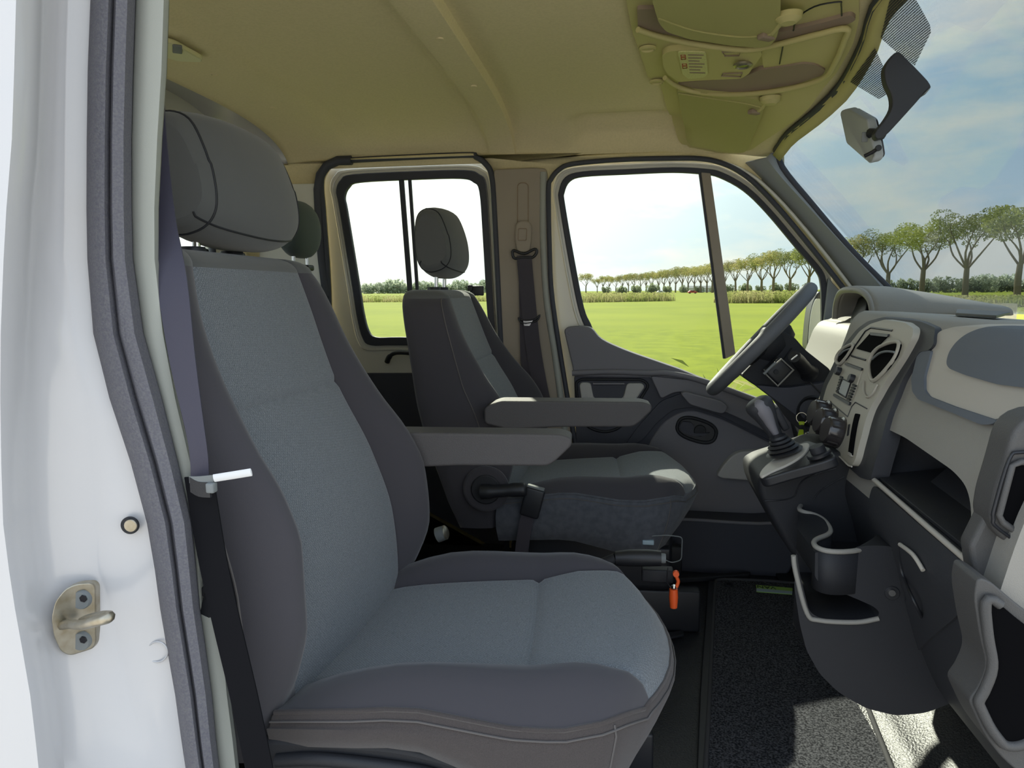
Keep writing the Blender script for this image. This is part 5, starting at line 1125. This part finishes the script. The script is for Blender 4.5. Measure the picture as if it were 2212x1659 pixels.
# ================================================================ BELTS, REAR SEAT, FLOOR THINGS
PB = thing('seat_belt', 'dark seat belt webbing hanging beside the near passenger pillar', 'seat belt')
up_ = [(318, 60, .80), (326, 200, .80), (336, 330, .80), (352, 470, .785), (371, 600, .755), (395, 780, .742), (427, 960, .735), (432, 1030, .735)]
ribbon('webbing', cat([at(u, v, y) for u, v, y in up_], 4), [Vc((hermite([0, 12, 16, 20, 24, 28], [.014, .014, .017, .014, .009, .009])(i), .004, 0)) for i in range(29)], .003, 'belt_blue', PB) if mat('belt_blue', (64, 62, 76), .5, .4, weave=(900, .25)) else 0
lo2 = [(430, 1030), (438, 1080), (458, 1200), (486, 1330), (524, 1490), (552, 1620), (572, 1720)]
ribbon('webbing', cat([at(u, v, .735) for u, v in lo2], 4), Vc((.016, .004, 0)), .003, 'belt_dark' if mat('belt_dark', (22, 22, 25), .85, .1) else '', PB)
rbox('anchor_cover', at(462, 1296, .75), (.022, .02, .045), 'black_plastic', PB, .005, (0, .4, 0)); rbox('anchor_bolt', at(452, 1275, .75), (.014, .014, .014), 'soft_black', PB, .003)
rebase(PB, at(424, 1500, .86))
CT = thing('cable_tie', 'cable tie strapped round the near seat belt with its pale tail sticking out', 'cable tie')
tube('tail', [at(462, 1033, .715), at(500, 1027, .715), at(543, 1020, .715)], .003, 'white_print', CT, seg=8, flat=(.0045, .0014, (0, 1, 0)))
ribbon('loop', cat([at(410, 1036, .722), at(430, 1036, .72), at(462, 1033, .717)], 3), Vc((0, 0, .004)), .002, 'cover_grey', CT)
rbox('lock_head', at(457, 1053, .715), (.010, .010, .012), 'cover_grey', CT, .002); ribbon('strap', cat([at(412, 1046, .722), at(430, 1056, .72), at(455, 1058, .717)], 3), Vc((0, 0, .009)), .003, 'black_plastic', CT)
rebase(CT, at(440, 1040, .83))
# driver belt on the far pillar
DB = thing('seat_belt', 'driver seat belt with beige height adjuster on the far door pillar', 'seat belt')
yb_ = YF-.03
tube('slot_outline', rnd([at(u, v, YF-.021) for u, v in [(1118, 480), (1118, 400), (1124, 395), (1136, 395), (1141, 400), (1141, 480)]], .01, 4, False), .0018, 'overhead_dark', DB, seg=6)
prism('adjuster', rnd([at(u, v, yb_-.012) for u, v in [(1113, 485), (1122, 476), (1140, 476), (1148, 486), (1147, 520), (1143, 546), (1117, 546), (1112, 520)]], .012), (0, .022, 0), 'pillar_trim', DB, .006)
tube('adjuster_button', rnd([at(u, v, yb_-.013) for u, v in [(1120, 494), (1138, 494), (1137, 519), (1119, 519)]], .004), .0014, 'overhead_dark', DB, True, 6)
tube('guide_ring', cat([at(u, v, yb_-.016) for u, v in [(1107, 549), (1110, 541), (1132, 548), (1155, 538), (1159, 546), (1150, 556), (1132, 556), (1112, 558)]], 4, True), .005, 'black_plastic', DB, True, 8)
ribbon('webbing', cat([at(u, v, yb_-.018) for u, v in [(1132, 552), (1137, 610), (1144, 680), (1152, 750), (1166, 830), (1180, 890)]], 4), Vc((.026, 0, 0)), .002, 'belt', DB)
ribbon('webbing', cat([at(u, v, yb_-.010) for u, v in [(1130, 560), (1132, 680), (1136, 800), (1150, 900)]], 4), Vc((.016, 0, 0)), .002, 'belt', DB)
tube('tongue', cat([at(u, v, yb_-.022) for u, v in [(1120, 686), (1130, 692), (1155, 690), (1166, 680), (1158, 694), (1128, 698)]], 3, True), .003, 'black_plastic', DB, True, 8); prism('tongue_plate', [at(u, v, yb_-.024) for u, v in [(1130, 692), (1152, 690), (1144, 704), (1132, 704)]], (0, .002, 0), 'chrome', DB)
rebase(DB, at(1150, 700, yb_))
# rear bench : only the headrest and the upper edge of the back show
RS = thing('rear_bench', 'rear bench seat with dark headrest half hidden behind the passenger headrest', 'seat')
hc = Vc((-1.075, 2.24, 1.16)); ringsr = []
for y in (-.10, -.097, -.085, -.06, -.03, 0, .03, .06, .085, .097, .10):
    k = math.sqrt(max(0.02, 1-(abs(y)/.104)**3)); ringsr.append([hc+Vc((.045*math.cos(t)*(.6+.4*k), y, .095*math.copysign(abs(math.sin(t))**.8, math.sin(t))*(.45+.55*k))) for t in [2*math.pi*j/24 for j in range(24)]])
loft('headrest', ringsr, 'rear_fabric' if mat('rear_fabric', (72, 82, 82), .9, .15, bump=(2400, .2), sheen=.2) else '', RS)
for yy in (-.05, .05): tube('headrest_post', [hc+Vc((0, yy, -.16)), hc+Vc((0, yy, -.08))], .006, 'chrome', RS, seg=10); rbox('post_guide', hc+Vc((0, yy, -.125)), (.03, .05, .02), 'black_plastic', RS, .006)
rbox('backrest', (-1.13, 1.62, .72), (.14, 1.50, .50), 'bolster_fabric', RS, .04, (0, -.12, 0), 4); rbox('cushion', (-.93, 1.62, .40), (.44, 1.50, .14), 'insert_fabric', RS, .04, (0, 0, 0), 4); rbox('base', (-.95, 1.62, .165), (.36, 1.40, .33), 'black_plastic', RS, .01)
rebase(RS, (-1.0, 1.62, 0))
# pale cap behind the passenger backrest
cpz = thing('plastic_cap', 'pale round plastic cap in the gap behind the passenger backrest', 'cap')
tube('cap_body', [at(945, 1156, 1.45), at(962, 1150, 1.45)], [.017, .016], 'cover_grey', cpz, seg=18); tube('cap_face', [at(962, 1150, 1.449), at(966, 1149, 1.449)], [.0165, .012], 'steel', cpz, seg=18); rebase(cpz, at(950, 1160, 1.45))
# handbrake
HBk = thing('handbrake', 'black handbrake lever with ribbed grip between the two front seats', 'handbrake')
tube('grip', [at(1330, 1206, 1.50), at(1360, 1205, 1.50), at(1400, 1205, 1.50), at(1428, 1206, 1.50)], [.016, .019, .019, .017], 'black_plastic', HBk, seg=14)
disc('button', at(1428, 1206, 1.50), (1, 0, 0), .011, .010, 'cover_grey', HBk); tube('lever', [at(1330, 1206, 1.50), at(1200, 1260, 1.50), at(1150, 1330, 1.50)], [.012, .012, .012], 'soft_black', HBk, seg=10)
rbox('bracket', at(1420, 1240, 1.53), (.07, .03, .03), 'soft_black', HBk, .004); rbox('mount', (-.05, 1.52, .12), (.16, .06, .24), 'soft_black', HBk, .01)
rebase(HBk, (-.05, 1.52, .0))
OF = thing('orange_tag', 'orange plastic tags hanging below the handbrake grip', 'tag')
disc('ball', at(1460, 1238, 1.49), (0, -1, 0), .007, .008, 'orange', OF); tube('hook', cat([at(1460, 1244, 1.488), at(1465, 1256, 1.488), at(1461, 1268, 1.488)], 4), .004, 'orange', OF, seg=8)
tube('barrel', [at(1455, 1272, 1.488), at(1455, 1290, 1.488), at(1455, 1312, 1.488)], [.009, .010, .008], 'orange', OF, seg=12); disc('cap', at(1455, 1270, 1.488), (0, 0, 1), .006, .006, 'chrome', OF)
tube('cord', cat([at(1443, 1225, 1.49), at(1441, 1255, 1.49), at(1448, 1268, 1.488), at(1455, 1268, 1.488)], 4), .0015, 'black_plastic', OF, seg=6); rebase(OF, at(1455, 1312, 1.49))
WB = thing('wire_frame', 'thin wire adjuster bar under the front of the driver seat', 'wire bar')
tube('bar', rnd([at(u, v, 1.80) for u, v in [(1370, 1160), (1440, 1156), (1474, 1160), (1472, 1210), (1450, 1216), (1420, 1200)]], .01, 4, False), .0016, 'cover_grey', WB, seg=8); rbox('cable_clip', at(1400, 1170, 1.80), (.03, .02, .012), 'tag_blue', WB, .002)
rbox('slide', at(1390, 1190, 1.86), (.14, .04, .03), 'black_plastic', WB, .004); rebase(WB, at(1420, 1200, 1.8))
# ---- floor mat with its tag
FM = thing('floor_mat', 'dark speckled carpet mat in the driver footwell', 'floor mat')
mz = .012; mpx = [(1546, 1251), (1640, 1254), (1740, 1262), (1800, 1370), (1868, 1512), (1926, 1659), (1985, 1800), (1515, 1800), (1531, 1520), (1540, 1330)]
mpts = rnd([at(u, v, Z=mz) for u, v in mpx], .03); prism('carpet', mpts, (0, 0, -.010), 'carpet', FM, .002); tube('binding', mpts, .006, 'mat_edge', FM, True, 8)
disc('snap', at(1574, 1264, Z=mz), (0, 0, 1), .016, .004, 'black_plastic', FM); disc('snap_stud', at(1574, 1263, Z=mz+.004), (0, 0, 1), .007, .003, 'screen', FM)
rebase(FM, (.35, 1.8, .002))
MT = thing('mat_label', 'green and blue woven label at the top edge of the floor mat', 'label')
lp = [at(u, v, Z=mz+.001) for u, v in [(1633, 1264), (1712, 1271), (1711, 1285), (1634, 1279)]]
prism('patch', lp, (0, 0, .0012), 'tag_green', MT); m1 = [lp[0].lerp(lp[3], .52), lp[1].lerp(lp[2], .52), lp[2].lerp(lp[1], .06), lp[3].lerp(lp[0], .06)]
prism('patch_lower', [p+Vc((.0, 0, .0012)) for p in m1], (0, 0, .0006), 'tag_blue', MT)
def text_mesh(name, s, size, m, parent, mtx, ext=.0003):
    cu = bpy.data.curves.new(name, 'FONT'); cu.body = s; cu.size = size; cu.extrude = ext; cu.align_x = 'CENTER'; cu.align_y = 'CENTER'
    ob = bpy.data.objects.new(name, cu); COL.objects.link(ob); dg = bpy.context.evaluated_depsgraph_get(); me = bpy.data.meshes.new_from_object(ob.evaluated_get(dg)); bpy.data.objects.remove(ob)
    me.transform(mtx); o = link(name, me, m, parent); return o
ctr = lp[0].lerp(lp[1], .22).lerp(lp[3].lerp(lp[2], .22), .24)+Vc((0, 0, .0016)); xd = (lp[0]-lp[1]).normalized(); yd = (lp[3]-lp[0]); yd = (yd-xd*yd.dot(xd)).normalized()
hgt_ = (lp[3]-lp[0]).length*.5
text_mesh('lettering', 'VANS', hgt_*1.05, 'black_print', MT, Matrix((( xd.x, yd.x, 0, ctr.x), (xd.y, yd.y, 0, ctr.y), (0, 0, 1, ctr.z), (0, 0, 0, 1))))
rebase(MT, lp[0])
# ---- floor details : ridge, toe board
prism('floor_ridge', rnd([at(u, v, Z=.004) for u, v in [(1500, 1800), (1520, 1800), (1536, 1500), (1543, 1262), (1530, 1262), (1512, 1500)]], .01), (0, 0, .012), 'black_plastic', fl, .004)
prism('floor_ridge', rnd([at(u, v, Z=.004) for u, v in [(1440, 1262), (1620, 1250), (1620, 1244), (1440, 1255)]], .01), (0, 0, .016), 'soft_black', fl, .004)
prism('floor_slot', rnd([at(u, v, Z=.004) for u, v in [(1438, 1372), (1475, 1366), (1480, 1376), (1440, 1384)]], .01), (0, 0, .008), 'black_plastic', fl, .003)
tb = grid('toe_board', [[Vc((x, y, z)) for y in (.80, 1.2, 1.6, 2.0, 2.42)] for x, z in ((.52, .005), (.60, .012), (.68, .05), (.78, .14), (.90, .32), (1.0, .50))], 'floor_rubber', fl, th=.01)
sill = rbox('sill', (-.1, .735, -.04), (1.3, .10, .08), 'white_paint', fl, .01)
